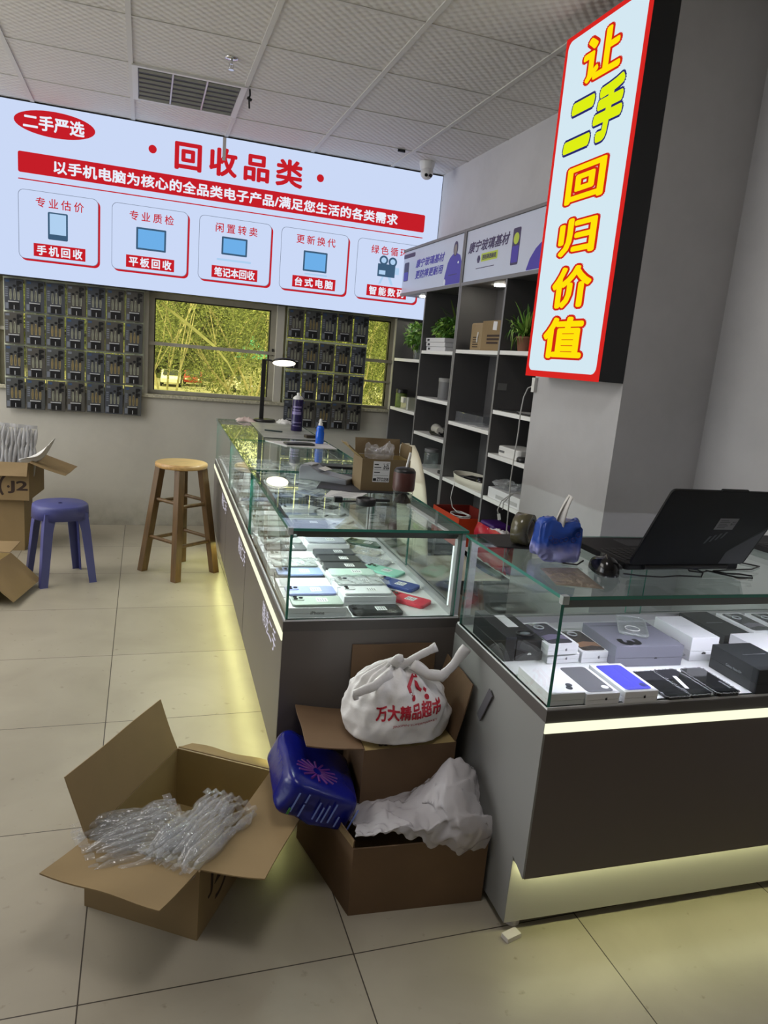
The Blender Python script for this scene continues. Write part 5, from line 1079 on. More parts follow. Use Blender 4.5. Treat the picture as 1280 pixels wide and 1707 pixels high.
clear_ring('clear ring holder on the dark violet dune picture box', 0.992, 1.648, D0+0.0563); clear_ring('clear ring holder on the brown dune picture box', 1.102, 1.652, D0+0.0318)
_b = phone_box('big grey violet box with a large dark 3 on its lid', 1.247, 1.585, D0, -0.035, Wd=0.205, Ln=0.172, H=0.058, body=GRB, group=FB)
text_mb('3', -0.014, 0.020, -0.012, 0.045, 0, 0.05, M=Matrix.Translation((-0.062, -0.055, 0.0585)) @ Matrix.Rotation(radians(-90), 4, 'Z')).build('lettering', BLKI, _b)
MB().box(-0.098, 0.098, 0.058, 0.0592, 0.058, 0.0585).build('lid_line', BLKI, _b); petal_mb(0.005, 0.02, 0.022, basis((0, -0.0867, 0), (1, 0, 0), (0, 0, 1), (0, -1, 0))).build('emblem', BLKI, _b)
p, r_ = at(1.275, 1.628, D0+0.0592, -0.55); t = thing('phone_case', 'clear phone case leaning on the big grey violet box', 'phone case', p+Vector((0, 0, 0.001)), r_)
b = MB(); b.prism(rrect(0.078, 0.155, 0.012), 0.0, 0.001); rim = rrect(0.078, 0.155, 0.012); b.tube([(x, y, 0.005) for x, y in rim], 0.0022, 6, closed=True); b.build('case_shell', CASE, t)
MB().tube([(0.02*cos(2*pi*k/24), -0.02+0.02*sin(2*pi*k/24), 0.0025) for k in range(24)], 0.0012, 6, closed=True).build('magnet_ring', WPL, t); MB().prism(rrect(0.036, 0.036, 0.01, -0.016, 0.052), 0.001, 0.005).build('camera_cut_out', CASE, t)
_b = phone_box('tall white phone box with dark petal emblem on its end', 1.437, 1.60, D0, -0.02, Wd=0.088, Ln=0.165, H=0.068, logo='petals', group=FB, logoc=BLKI)
text_mb('HUAWEI', -0.022, 0.022, 0.0, 0.006, 0.0685, 0.0).build('lettering', SLV, _b)
crumple('plastic_film', 'crumpled clear film between the big grey box and the tall white box', 'plastic film', cf(1.372, 1.585, D0), 0.014, 0.07, 0.02, 21, CASE)
_b = phone_box('flat long black box right of the tall white box', 1.64, 1.71, D0, 0.02, Wd=0.106, Ln=0.195, H=0.031, body=NAVY, group=FB); text_mb('HUAWEI Mate', -0.03, 0.03, 0.0, 0.007, 0.0315, 0.0).build('lettering', SLV, _b)
_b = phone_box('deep black phone box with faint silver lettering at the right', 1.487, 1.398, D0, 0.0, Wd=0.124, Ln=0.165, H=0.065, body=NAVY, group=FB)
text_mb('Galaxy Note10+', -0.03, 0.045, 0.005, 0.012, 0.0655, 0.0).build('lettering', SLV, _b)
text_mb('Galaxy Note10+', -0.025, 0.03, 0.028, 0.037, 0, 0.0, M=basis((-0.0628, 0, 0), (0, -1, 0), (0, 0, 1), (-1, 0, 0))).build('lettering', SLV, _b)
for k, (w, u, lb) in enumerate([(1.765, 1.715, 'white box with dark picture and clear ring right of the flat black box'), (1.875, 1.71, 'white box with dark picture furthest right in the front counter')]):
    phone_box(lb, w, u, D0, 0, Wd=0.094, Ln=0.16, H=0.03, pic=(58, 58, 64), art=('dune', (110, 108, 118)), group=FB); clear_ring('clear ring holder on the white picture box '+('second from' if k == 0 else 'at')+' the right end', w-0.012, u+0.03, D0+0.0308)
phone_box('plain white phone box behind the deep black phone box', 1.64, 1.50, D0, 0.03, Wd=0.12, Ln=0.165, H=0.05, group=FB)
# ================================================================== things on top of the counters
TZ = 0.9003
# --- laptop
LBK = mat('black laptop shell', (15, 15, 18), 0.5, noise=0.05, nscale=4, spec=0.22); KEY = mat('black keys', (16, 16, 18), 0.5); KEYD = mat('keyboard deck', (34, 34, 38), 0.45)
p, r_ = at(1.127, 1.488, TZ, 0.0); lap = thing('laptop', 'open black laptop on the front glass counter with its lid towards the viewer', 'laptop', p, r_+0.02)
LW, LD = 0.362, 0.262
MB().prism(rrect(LW, LD, 0.012, LW/2, LD/2+0.012), 0.002, 0.020).build('laptop_base', LBK, lap, bevel=0.002)
MB().prism(rrect(LW-0.03, 0.115, 0.006, LW/2, 0.095), 0.0195, 0.0207).build('keyboard_deck', KEYD, lap)
b = MB()
for i in range(15):
    for j in range(6): b.box(0.024+i*0.0212, 0.024+i*0.0212+0.0175, 0.043+j*0.0182, 0.043+j*0.0182+0.0148, 0.0208, 0.0226)
ko = b.build('keys', KEY, lap); ko['kind'] = 'stuff'
MB().prism(rrect(0.11, 0.07, 0.005, LW/2, 0.215), 0.0198, 0.0203).build('touchpad', KEYD, lap)
th = radians(118); LM = basis((0, 0.010, 0.018), (1, 0, 0), (0, cos(th), sin(th)))   # lid leans towards the customer
MB().prism(rrect(LW, 0.243, 0.012, LW/2, 0.1265), 0.0, 0.007, M=LM).build('lid', LBK, lap, bevel=0.0015)
MB().prism(rect(0.010, LW-0.010, 0.014, 0.236), -0.0006, 0.0002, M=LM).build('screen', mat('dark screen', (10, 10, 13), 0.1), lap)
MB().prism(rrect(0.08, 0.006, 0.002, LW/2, 0.249), 0.001, 0.0065, M=LM).build('lid_lip', LBK, lap)
MB().prism(rect(LW*0.52, LW*0.52+0.058, 0.128, 0.165), 0.0071, 0.0075, M=LM).build('paper_sticker', mat('grey sticker', (142, 142, 146), 0.6), lap)
b = MB()
for i in range(5): b.box(LW*0.52+0.006, LW*0.52+(0.036 if i % 2 else 0.03), 0.134+0.0055*i, 0.1368+0.0055*i, 0.0075, 0.0077, M=LM)
for i in range(5):
    for j in range(5):
        if random.random() < .6: b.box(LW*0.52+0.042+i*0.0025, LW*0.52+0.0443+i*0.0025, 0.143+j*0.0025, 0.1453+j*0.0025, 0.0075, 0.0077, M=LM)
b.build('sticker_print', mat('grey sticker print', (96, 96, 100), 0.6), lap)
b = MB()
for i in range(4): b.prism([(LW*0.5+0.014*i+0.004, 0.080+0.006*i), (LW*0.5+0.014*i+0.009, 0.080+0.006*i), (LW*0.5+0.014*i+0.017, 0.120-0.005*(3-i)), (LW*0.5+0.014*i+0.010, 0.120-0.005*(3-i))], 0.0071, 0.0073, M=LM)
b.build('emblem', mat('dark grey emblem', (62, 62, 68), 0.3), lap)
MB().prism([(LW*0.775, 0.060), (LW*0.78, 0.060), (LW*0.985, 0.135), (LW*0.985, 0.139)], 0.0071, 0.0074, M=LM).build('crease_line', BPL, lap)
MB().prism([(LW*0.765, 0.008), (LW*0.985, 0.008), (LW*0.985, 0.13), (LW*0.78, 0.058), (LW*0.765, 0.05)], 0.0071, 0.00725, M=LM).build('corner_panel', mat('slate lid panel', (52, 52, 60), 0.4), lap)
MB().cyl((0.05, 0.008, 0.012), (LW-0.05, 0.008, 0.012), 0.0075, n=14).build('hinge', BPL, lap)
p, r_ = at(1.735, 1.70, TZ, 0.1); l2 = thing('laptop', 'second laptop, only its black keyboard base showing at the right edge of the photo', 'laptop', p, r_)
MB().prism(rrect(0.33, 0.23, 0.012, 0.17, 0.0), 0.002, 0.018).build('laptop_base', LBK, l2, bevel=0.002); b = MB()
for i in range(13):
    for j in range(5): b.box(0.03+i*0.0212, 0.0475+i*0.0212, -0.06+j*0.0182, -0.0452+j*0.0182, 0.018, 0.0198)
b.build('keys', KEY, l2)['kind'] = 'stuff'
# --- mouse with cable
p, r_ = at(1.062, 1.495, TZ, -0.35); t = thing('mouse', 'black wired mouse on the front glass counter beside the laptop', 'mouse', p, r_)
def mousep(u, v):
    a = 2*pi*u; k = v; rr = sqrt(max(0, 1-k*k)); sg = lambda c, e: (abs(c)**e)*(1 if c >= 0 else -1)
    return Vector((0.034*sg(cos(a), 0.75)*rr**0.6*(1+0.12*sin(a)), 0.060*sg(sin(a), 0.8)*rr**0.6, 0.002+0.038*k*(1-0.22*sin(a)*0.8)))
MB().grid(mousep, 40, 12).build('mouse_body', mat('glossy black plastic', (12, 12, 14), 0.15), t); MB().cyl((-0.004, 0.032, 0.031), (0.004, 0.032, 0.031), 0.009, n=16).build('wheel', mat('grey rubber', (70, 72, 70), 0.5), t)
MB().box(-0.0008, 0.0008, 0.004, 0.056, 0.024, 0.0372).build('button_gap', KEY, t); MB().box(0.03, 0.038, -0.02, 0.012, 0.014, 0.022).build('side_button', KEY, t, bevel=0.002)
cp = lambda w, u, z=TZ+0.0025: tuple(cf(w, u, z))
MB().tube([cp(1.035, 1.55, TZ+0.012), cp(1.015, 1.545), cp(0.985, 1.56), cp(0.975, 1.60), cp(1.0, 1.65)], 0.0022, 6).build('mouse_cable', BPL, t, (Matrix.Translation(t.location) @ Matrix.Rotation(t.rotation_euler.z, 4, 'Z')).inverted())
tag(MB().tube([cp(1.10, 1.47), cp(1.14, 1.450), cp(1.19, 1.440), cp(1.25, 1.450), cp(1.31, 1.440), cp(1.345, 1.475), cp(1.35, 1.50), cp(1.325, 1.51), cp(1.315, 1.49), cp(1.34, 1.478), cp(1.37, 1.488)], 0.0022, 6).build('cable', BPL), 'thin black cable running along the foot of the laptop lid', 'cable')
tag(MB().tube([cp(1.37, 1.495), cp(1.395, 1.46), cp(1.42, 1.432), cp(1.46, 1.428), cp(1.475, 1.445), cp(1.45, 1.462), cp(1.41, 1.468), cp(1.39, 1.49), cp(1.46, 1.50), cp(1.53, 1.505), cp(1.58, 1.53), cp(1.55, 1.57)], 0.0022, 6).build('cable', BPL), 'looped black charger cable at the right foot of the laptop', 'cable')
tag(MB().prism(rrect(0.032, 0.022, 0.002), 0, 0.0006, M=Matrix.Translation(cf(1.425, 1.432, TZ)) @ Matrix.Rotation(-CA, 4, 'Z')).build('paper_tag', PAP), 'small white paper tag under the looped charger cable', 'paper')
# --- black mat, tape roll, tissue pouch, silver pouch
tag(MB().prism([tuple(cf(*q)[:2]) for q in ((0.871, 1.715), (1.10, 1.665), (1.10, 1.85), (0.874, 1.853))], TZ, TZ+0.003).build('mouse_mat', mat('black rubber mat', (22, 22, 23), 0.7)), 'black mat on the back left corner of the front glass counter', 'mat')
p, r_ = at(0.955, 1.735, TZ+0.0035, 0.4); t = thing('tape_roll', 'upright roll of olive brown tape on the black mat', 'tape roll', p, r_)
TM = Matrix.Translation((0, 0, 0.044)) @ Matrix.Rotation(radians(90), 4, 'X') @ Matrix.Rotation(radians(20), 4, 'Y')
MB().lathe([(0.026, -0.022), (0.044, -0.022), (0.044, 0.022), (0.026, 0.022), (0.026, -0.022)], 36).build('tape', mat('olive tape', (84, 80, 58), 0.2), t, TM); MB().lathe([(0.023, -0.022), (0.0262, -0.022), (0.0262, 0.022), (0.023, 0.022), (0.023, -0.022)], 36).build('core', mat('card core', (150, 138, 116), 0.7), t, TM)
p, r_ = at(0.980, 1.600, TZ, -0.05); t = thing('tissue_pack', 'blue and white soft tissue pouch with one tissue pulled up', 'tissue pack', p, r_)
def tsp(u, v):
    a = 2*pi*u; t_ = pi*(v-0.5); e = 0.45; sg = lambda c: (abs(c)**e)*(1 if c >= 0 else -1)
    x = 0.064*sg(cos(t_))*sg(cos(a)); y = 0.045*sg(cos(t_))*sg(sin(a)); z = 0.050+0.050*sg(sin(t_))
    n = MN.noise(Vector((x*26, y*26, z*26)))*0.011+abs(MN.noise(Vector((x*60, y*60, z*50))))*0.006; z2 = z+n+(0.012*abs(x)/0.058 if z > 0.07 else 0)
    return Vector((x*(1-0.06*(z/0.1))+n*1.3, y*(1-0.40*(z/0.1))+n*1.3, max(0.0006, z2)))
TSM = bpy.data.materials.new('blue to pale wrap'); TSM.use_nodes = True; _nt = TSM.node_tree; _b2 = _nt.nodes['Principled BSDF']; _b2.inputs['Roughness'].default_value = 0.25
_tc = _nt.nodes.new('ShaderNodeTexCoord'); _nz = _nt.nodes.new('ShaderNodeTexNoise'); _nz.inputs['Scale'].default_value = 30; _sp = _nt.nodes.new('ShaderNodeSeparateXYZ'); _nt.links.new(_tc.outputs['Object'], _sp.inputs[0]); _nt.links.new(_tc.outputs['Object'], _nz.inputs['Vector'])
_ad = _nt.nodes.new('ShaderNodeMath'); _ad.operation = 'MULTIPLY_ADD'; _nt.links.new(_nz.outputs['Fac'], _ad.inputs[0]); _ad.inputs[1].default_value = 0.03; _nt.links.new(_sp.outputs[2], _ad.inputs[2])
_mr = _nt.nodes.new('ShaderNodeMapRange'); _mr.inputs[1].default_value = 0.035; _mr.inputs[2].default_value = 0.09; _nt.links.new(_ad.outputs[0], _mr.inputs[0])
_cr = _nt.nodes.new('ShaderNodeValToRGB'); _cr.color_ramp.elements[0].color = lin((140, 142, 190)); _cr.color_ramp.elements[1].color = lin((36, 72, 158)); _cr.color_ramp.elements[0].position = 0.2; _cr.color_ramp.elements[1].position = 0.55
_e = _cr.color_ramp.elements.new(0.38); _e.color = lin((96, 106, 176)); _nt.links.new(_mr.outputs[0], _cr.inputs[0]); _nt.links.new(_cr.outputs[0], _b2.inputs['Base Color'])
MB().grid(tsp, 80, 50).build('pouch', TSM, t)
b = MB(); rr = random.Random(4)
for k in range(7):
    x = rr.uniform(-0.045, 0.045); z = rr.uniform(0.058, 0.082); c = (x, -0.046+0.42*(z-0.02)*0.5-0.003, z)
    b.tube([(c[0]+0.006*cos(2*pi*i/10), c[1]-0.002, c[2]+0.006*sin(2*pi*i/10)) for i in range(10)], 0.0011, 5, closed=True)
b.build('printed_rings', mat('dark blue print', (24, 34, 110), 0.4), t)
MB().grid(lambda u, v: Vector((-0.004+0.036*(u-0.5)*(1-v*0.82)+0.020*v*v, -0.012+0.010*sin(u*7), 0.075+0.095*v+0.004*sin(u*5))), 10, 14).build('tissue', mat('soft tissue', (206, 204, 200), 0.9), t, None, solid=0.0015)
SILV = mat('crinkled silver pouch', (150, 140, 128), 0.3, 0.55, bump=0.9, bscale=28)
tag(MB().grid(lambda u, v: cf(0.868+0.105*u+0.03*v, 1.392+0.13*v-0.035*u*(1-v), TZ+0.0008+0.009*(sin(pi*u)*sin(pi*v))**0.5+0.003*MN.noise(Vector((u*7, v*7, 2)))*sin(pi*u)*sin(pi*v)), 24, 24).build('silver_pouch', SILV), 'crinkled silver pouch lying at the front left corner of the glass counter', 'pouch')
tag(MB().tube([cp(1.0, 1.66), cp(1.03, 1.665), cp(1.07, 1.655), cp(1.09, 1.67), cp(1.06, 1.685)], 0.003, 6).build('cable', CABW), 'short white cable between the tissue pouch and the laptop', 'cable')
# ================================================================== long counter tops
# desk lamp
p, r_ = at(0.64, 4.82, TZ+0.0035, 0.0); t = thing('desk_lamp', 'slim black desk lamp with a glowing round head at the far counter end', 'lamp', p, r_)
LM_ = mat('matt black metal', (24, 22, 22), 0.45)
MB().lathe([(0.070, 0.0), (0.072, 0.004), (0.070, 0.014), (0.064, 0.018)], 40).build('lamp_base', LM_, t); MB().box(-0.014, 0.014, -0.009, 0.009, 0.016, 0.405).build('lamp_post', LM_, t, Matrix.Translation((-0.02, 0.02, 0)), bevel=0.003)
MB().tube([(-0.02, 0.02, 0.398), (0.0, 0.01, 0.402), (0.03, 0.0, 0.398)], 0.006, 8).build('lamp_arm', LM_, t)
LH = Matrix.Translation((0.105, -0.02, 0.392)) @ Matrix.Rotation(radians(-16), 4, 'X')
MB().lathe([(0.020, 0.018), (0.070, 0.014), (0.080, 0.006), (0.080, -0.003), (0.074, -0.003)], 44).build('lamp_head', LM_, t, LH)
MB().lathe([(0.0, -0.006), (0.073, -0.005), (0.075, 0.0)], 44).build('light_disc', emit('lamp disc', (255, 246, 224), 3.2), t, LH)
# work mats
MATB = mat('grey mat top', (150, 152, 148), 0.45, noise=0.2, nscale=9)
def slab(name, label, cat, pts, z, h, m, edge=None):
    return tag(MB().prism([tuple(cf(*q)[:2]) for q in pts], z, z+h, mi=1 if edge else 0, cap=0).build(name, [m, edge or m]), label, cat)
slab('work_mat', 'grey work mat with black rim under the desk lamp', 'mat', ((0.535, 4.66), (0.517, 3.93), (0.838, 3.90), (0.845, 4.62)), TZ, 0.003, MATB, BPL) if False else slab('work_mat', 'grey work mat with black rim in front of the desk lamp', 'mat', ((0.538, 4.87), (0.525, 3.94), (0.852, 3.92), (0.855, 4.87)), TZ, 0.003, MATB, BPL)
slab('paper_pad', 'white paper pad under the black phone on the far counter', 'paper pad', ((0.515, 3.80), (0.60, 3.62), (0.856, 3.60), (0.85, 3.86)), TZ, 0.003, mat('paper pad', (214, 212, 210), 0.6))
smart_phone('black phone on the white paper pad near the blue spray bottle', 0.675, 3.69, TZ+0.0035, radians(6), (22, 23, 25), L=0.155, bump=None, sticker=False, H=0.009, group='phones on the counter tops')
t_ = smart_phone('closed black phone lying behind the card terminal', 0.72, 2.985, TZ, radians(-4), (18, 19, 20), L=0.16, bump=None, sticker=False, H=0.012, group='phones on the counter tops')
p, r_ = at(0.775, 4.36, TZ+0.0035, 0); t = thing('aerosol_can', 'tall dark violet spray can on the grey work mat', 'spray can', p, r_)
VIO = mat('violet can print', (38, 28, 78), 0.25); 
MB().lathe([(0.033, 0.0), (0.0345, 0.004), (0.0345, 0.185), (0.032, 0.190)], 32).build('can_body', VIO, t); MB().lathe([(0.032, 0.190), (0.030, 0.200), (0.018, 0.210), (0.012, 0.212)], 32).build('shoulder', WPL, t); MB().lathe([(0.010, 0.211), (0.010, 0.226), (0.006, 0.229)], 20).build('nozzle', WPL, t)
b = MB()
for k, (z0, z1, a0, a1) in enumerate([(0.10, 0.118, 200, 300), (0.124, 0.13, 205, 290), (0.14, 0.15, 210, 300), (0.05, 0.054, 210, 310), (0.03, 0.034, 215, 300)]):
    pts = []; n = 10
    for i in range(n+1):
        a = radians(a0+(a1-a0)*i/n); pts += [(0.0348*cos(a), 0.0348*sin(a), z0), (0.0348*cos(a), 0.0348*sin(a), z1)]
    b.add(pts, [(2*i, 2*i+1, 2*i+3, 2*i+2) for i in range(n)])
b.build('can_print', mat('lilac print', (140, 130, 180), 0.4), t)
p, r_ = at(0.80, 3.78, TZ+0.0035, 0); t = thing('spray_bottle', 'small bright blue spray bottle with white top on the paper pad', 'spray bottle', p, r_)
BLUB = mat('clear blue liquid', (24, 96, 214), 0.12); MB().lathe([(0.0, 0.0005), (0.021, 0.0005), (0.0225, 0.004), (0.0225, 0.06), (0.019, 0.07), (0.022, 0.078), (0.018, 0.09), (0.011, 0.097)], 28).build('bottle', BLUB, t)
MB().lathe([(0.012, 0.097), (0.012, 0.108), (0.008, 0.112), (0.007, 0.13), (0.005, 0.132)], 20).build('spray_top', WPL, t)
tag(MB().box(-0.055, 0.055, -0.006, 0.006, 0, 0.008).build('screwdriver', mat('dark green plastic', (30, 52, 48), 0.4), None, Matrix.Translation(cf(0.62, 4.25, TZ+0.0035)) @ Matrix.Rotation(-0.5, 4, 'Z'), bevel=0.003), 'dark screwdriver lying on the grey work mat left of the spray can', 'screwdriver')
tag(MB().box(-0.05, 0.05, -0.02, 0.02, 0, 0.016).build('tool_case', mat('brown case', (62, 54, 40), 0.5), None, Matrix.Translation(cf(0.815, 4.03, TZ+0.0035)) @ Matrix.Rotation(0.2, 4, 'Z'), bevel=0.003), 'small brown tool case on the work mat behind the blue bottle', 'case')
CLTH = mat('pinkish white cloth', (206, 186, 180), 0.85); 
def cloth(label, c, rx, ry, h, seed): 
    return tag(MB().grid(lambda u, v: cf(c[0]+rx*(u-0.5)*2*(1+0.15*sin(v*9+seed)), c[1]+ry*(v-0.5)*2*(1+0.15*sin(u*8+seed)), TZ+0.001+max(0, h*(sin(pi*u)*sin(pi*v))**0.6*(0.6+0.6*abs(MN.noise(Vector((u*5+seed, v*5, 0))))))), 26, 20).build('cleaning_cloth', CLTH if seed < 2 else PAP, None, None, solid=0.001), label, 'cloth')
cloth('crumpled pinkish cloth left of the desk lamp base', (0.515, 4.80), 0.055, 0.06, 0.035, 1); cloth('crumpled white cloth right of the desk lamp base', (0.765, 4.79), 0.05, 0.06, 0.035, 3.5)
# card terminal, black mat, carton, cup, magnifier, brush, slip
p, r_ = at(0.60, 2.655, TZ, radians(-38)); t = thing('card_terminal', 'grey card payment terminal lying beside the small carton', 'card terminal', p, r_)
GT = mat('terminal grey', (122, 126, 132), 0.35); 
MB().prism([(-0.10, 0.0), (0.10, 0.0), (0.10, 0.022), (-0.01, 0.034), (-0.06, 0.058), (-0.095, 0.055), (-0.10, 0.04)], -0.04, 0.04, M=Matrix.Rotation(radians(90), 4, 'X')).build('terminal_body', GT, t, bevel=0.004)
MB().box(0.0, 0.092, -0.033, 0.033, 0.0325, 0.034).build('screen', BLG, t, Matrix.Translation((0, 0, -0.003)) @ Matrix.Rotation(radians(6), 4, 'Y')); MB().box(-0.085, -0.05, -0.028, 0.028, 0.056, 0.0605).build('paper_cover', mat('pale terminal cover', (178, 180, 180), 0.4), t)
MB().box(-0.03, 0.0, -0.03, 0.03, 0.046, 0.0475).build('receipt', PAP, t, Matrix.Rotation(radians(14), 4, 'Y') @ Matrix.Translation((-0.005, 0, -0.004)))
slab('counter_mat', 'dark slate rubber mat under the small carton', 'mat', ((0.53, 2.50), (0.648, 2.435), (0.862, 2.44), (0.862, 2.80), (0.64, 2.83)), TZ, 0.003, mat('slate mat', (46, 48, 52), 0.6))
sc_ = carton('carton', 'small opened carton with white shipping label on the long counter', (cf(0.684, 2.470), cf(0.866, 2.470), cf(0.866, 2.60), cf(0.684, 2.60)), TZ+0.0035, 0.115, {3: (0.07, 40, 0.0, 0.0), 2: (0.06, 80, 0, 0), 1: (0.05, 86, 0, 0)}, outer=mat('olive kraft board', (118, 100, 70), 0.6), inner=CI)
M = face_M(sc_, tuple(cf(0.684, 2.470)), tuple(cf(0.866, 2.470)))
lab = MB(); lab.prism(rect(0.042, 0.105, 0.032, 0.108), 0, 0.0003, M=M); lab = lab.build('shipping_label', WBX, sc_); b = MB()
for k, (a, c, z0, z1) in enumerate([(0.046, 0.062, 0.094, 0.098), (0.046, 0.072, 0.084, 0.087), (0.046, 0.10, 0.076, 0.077), (0.046, 0.068, 0.066, 0.069), (0.046, 0.1, 0.056, 0.057), (0.044, 0.056, 0.036, 0.046)]): b.prism(rect(a, c, z0, z1), 0.0003, 0.0005, M=M)
for i in range(9):
    for j in range(9):
        if random.random() < 0.55: b.prism(rect(0.079+i*0.0025, 0.0814+i*0.0025, 0.080+j*0.0025, 0.0824+j*0.0025), 0.0003, 0.0005, M=M)
text_mb('ZTO258', 0.058, 0.102, 0.036, 0.048, 0.0006, 0.02, mb=b, M=M); b.build('label_print', BLKI, lab)
crumple('plastic_film', 'peaked heap of crumpled bubble film sticking out of the small carton', 'plastic film', cf(0.765, 2.54, TZ+0.085), 0.05, 0.045, 0.042, 31, glassy('bubble film', (0.9, 0.9, 0.92), haze=0.16, bump=0.9, bscale=80))
p, r_ = at(0.776, 2.262, TZ, 0); t = thing('tea_cup', 'glass cup with dark brown sleeve and tea at the counter edge', 'cup', p, r_)
MB().lathe([(0.030, 0.001), (0.033, 0.004), (0.035, 0.105), (0.0335, 0.105), (0.031, 0.008), (0.0, 0.006)], 36).build('glass', glassy('cup glass', (0.92, 0.94, 0.93), ior=1.22), t); MB().lathe([(0.0355, 0.048), (0.037, 0.052), (0.0375, 0.108), (0.036, 0.110)], 36).build('sleeve', mat('brown cup sleeve', (72, 36, 30), 0.4), t)
MB().lathe([(0.036, 0.108), (0.0375, 0.112), (0.030, 0.122), (0.012, 0.126), (0.0, 0.126)], 36).build('lid', BPL, t); MB().cyl((0.006, 0.004, 0.122), (0.014, 0.0, 0.175), 0.0042, n=12).build('straw', WPL, t); MB().lathe([(0.030, 0.007), (0.029, 0.012), (0.012, 0.034), (0.0, 0.038)], 24).build('tea_leaves', mat('tea leaves', (52, 34, 30), 0.7, noise=0.4, nscale=60, bump=0.8, bscale=60), t)
p, r_ = at(0.640, 2.228, TZ, 0); t = thing('magnifier_loupe', 'round black magnifier standing on the long counter', 'magnifier', p, r_)
MB().lathe([(0.030, 0.0), (0.033, 0.001), (0.033, 0.022), (0.030, 0.023), (0.028, 0.02), (0.028, 0.0)], 36).build('barrel', BPL, t); MB().lathe([(0.0, 0.017), (0.0285, 0.016)], 36).build('lens', GLV, t)
tag(MB().cyl(tuple(cf(0.625, 2.283, TZ+0.007)), tuple(cf(0.735, 2.272, TZ+0.007)), 0.006, 0.005, 12).build('pen', BPL), 'black pen handle lying behind the round magnifier', 'pen')
p, r_ = at(0.565, 2.262, TZ, radians(2)); t = thing('cleaning_brush', 'small flat black brush lying left of the round magnifier', 'brush', p, r_)
MB().box(0.0, 0.055, -0.004, 0.004, 0.001, 0.006).build('handle', mat('dark grey handle', (60, 62, 62), 0.5), t, bevel=0.001); MB().box(-0.024, 0.002, -0.008, 0.008, 0.0005, 0.018).build('bristles', BPL, t)
slip = slab('receipt_slip', 'printed white receipt slips lying flat near the small carton', 'paper', ((0.522, 2.345), (0.575, 2.465), (0.70, 2.432), (0.64, 2.33)), TZ, 0.0008, mat('receipt paper', (214, 216, 216), 0.7))
b = MB()
for k in range(7): b.prism([tuple(cf(0.545+0.012*k*0.9, 2.36+0.0135*k)[:2]), tuple(cf(0.545+0.012*k*0.9+0.075, 2.348+0.0135*k)[:2]), tuple(cf(0.547+0.012*k*0.9+0.075, 2.352+0.0135*k)[:2]), tuple(cf(0.547+0.012*k*0.9, 2.364+0.0135*k)[:2])], TZ+0.0008, TZ+0.001)
b.build('print_lines', STKI, slip)
# white shell chair behind the long counter
ch = thing('shell_chair', 'white plastic shell chair behind the long counter', 'chair', tuple(cf(1.27, 3.0, 0)), radians(90)); CHW = mat('ivory plastic', (226, 220, 196), 0.35)
MB().grid(lambda u, v: Vector((0.20*(u-0.5)*2*(1-0.12*v), -0.19+0.40*v, 0.43+0.02*(2*u-1)**2)), 16, 12).build('seat', CHW, ch, None, solid=0.008)
def bk(u, v):
    a = (u-0.5)*2; hh = 0.08+0.50*v; w = 0.185*sqrt(max(0.03, 1-(max(0, v-0.35)/0.66)**2)); return Vector((w*a, 0.22-0.05*a*a+0.05*v, 0.435+hh))
MB().grid(bk, 18, 20).build('backrest', CHW, ch, None, solid=0.008)
for sx in (-1, 1):
    for sy in (-1, 1): MB().cyl((sx*0.13, sy*0.13+0.01, 0.425), (sx*0.19, sy*0.19+0.01, 0.0), 0.014, 0.010, 12).build('leg', WOODD, ch)
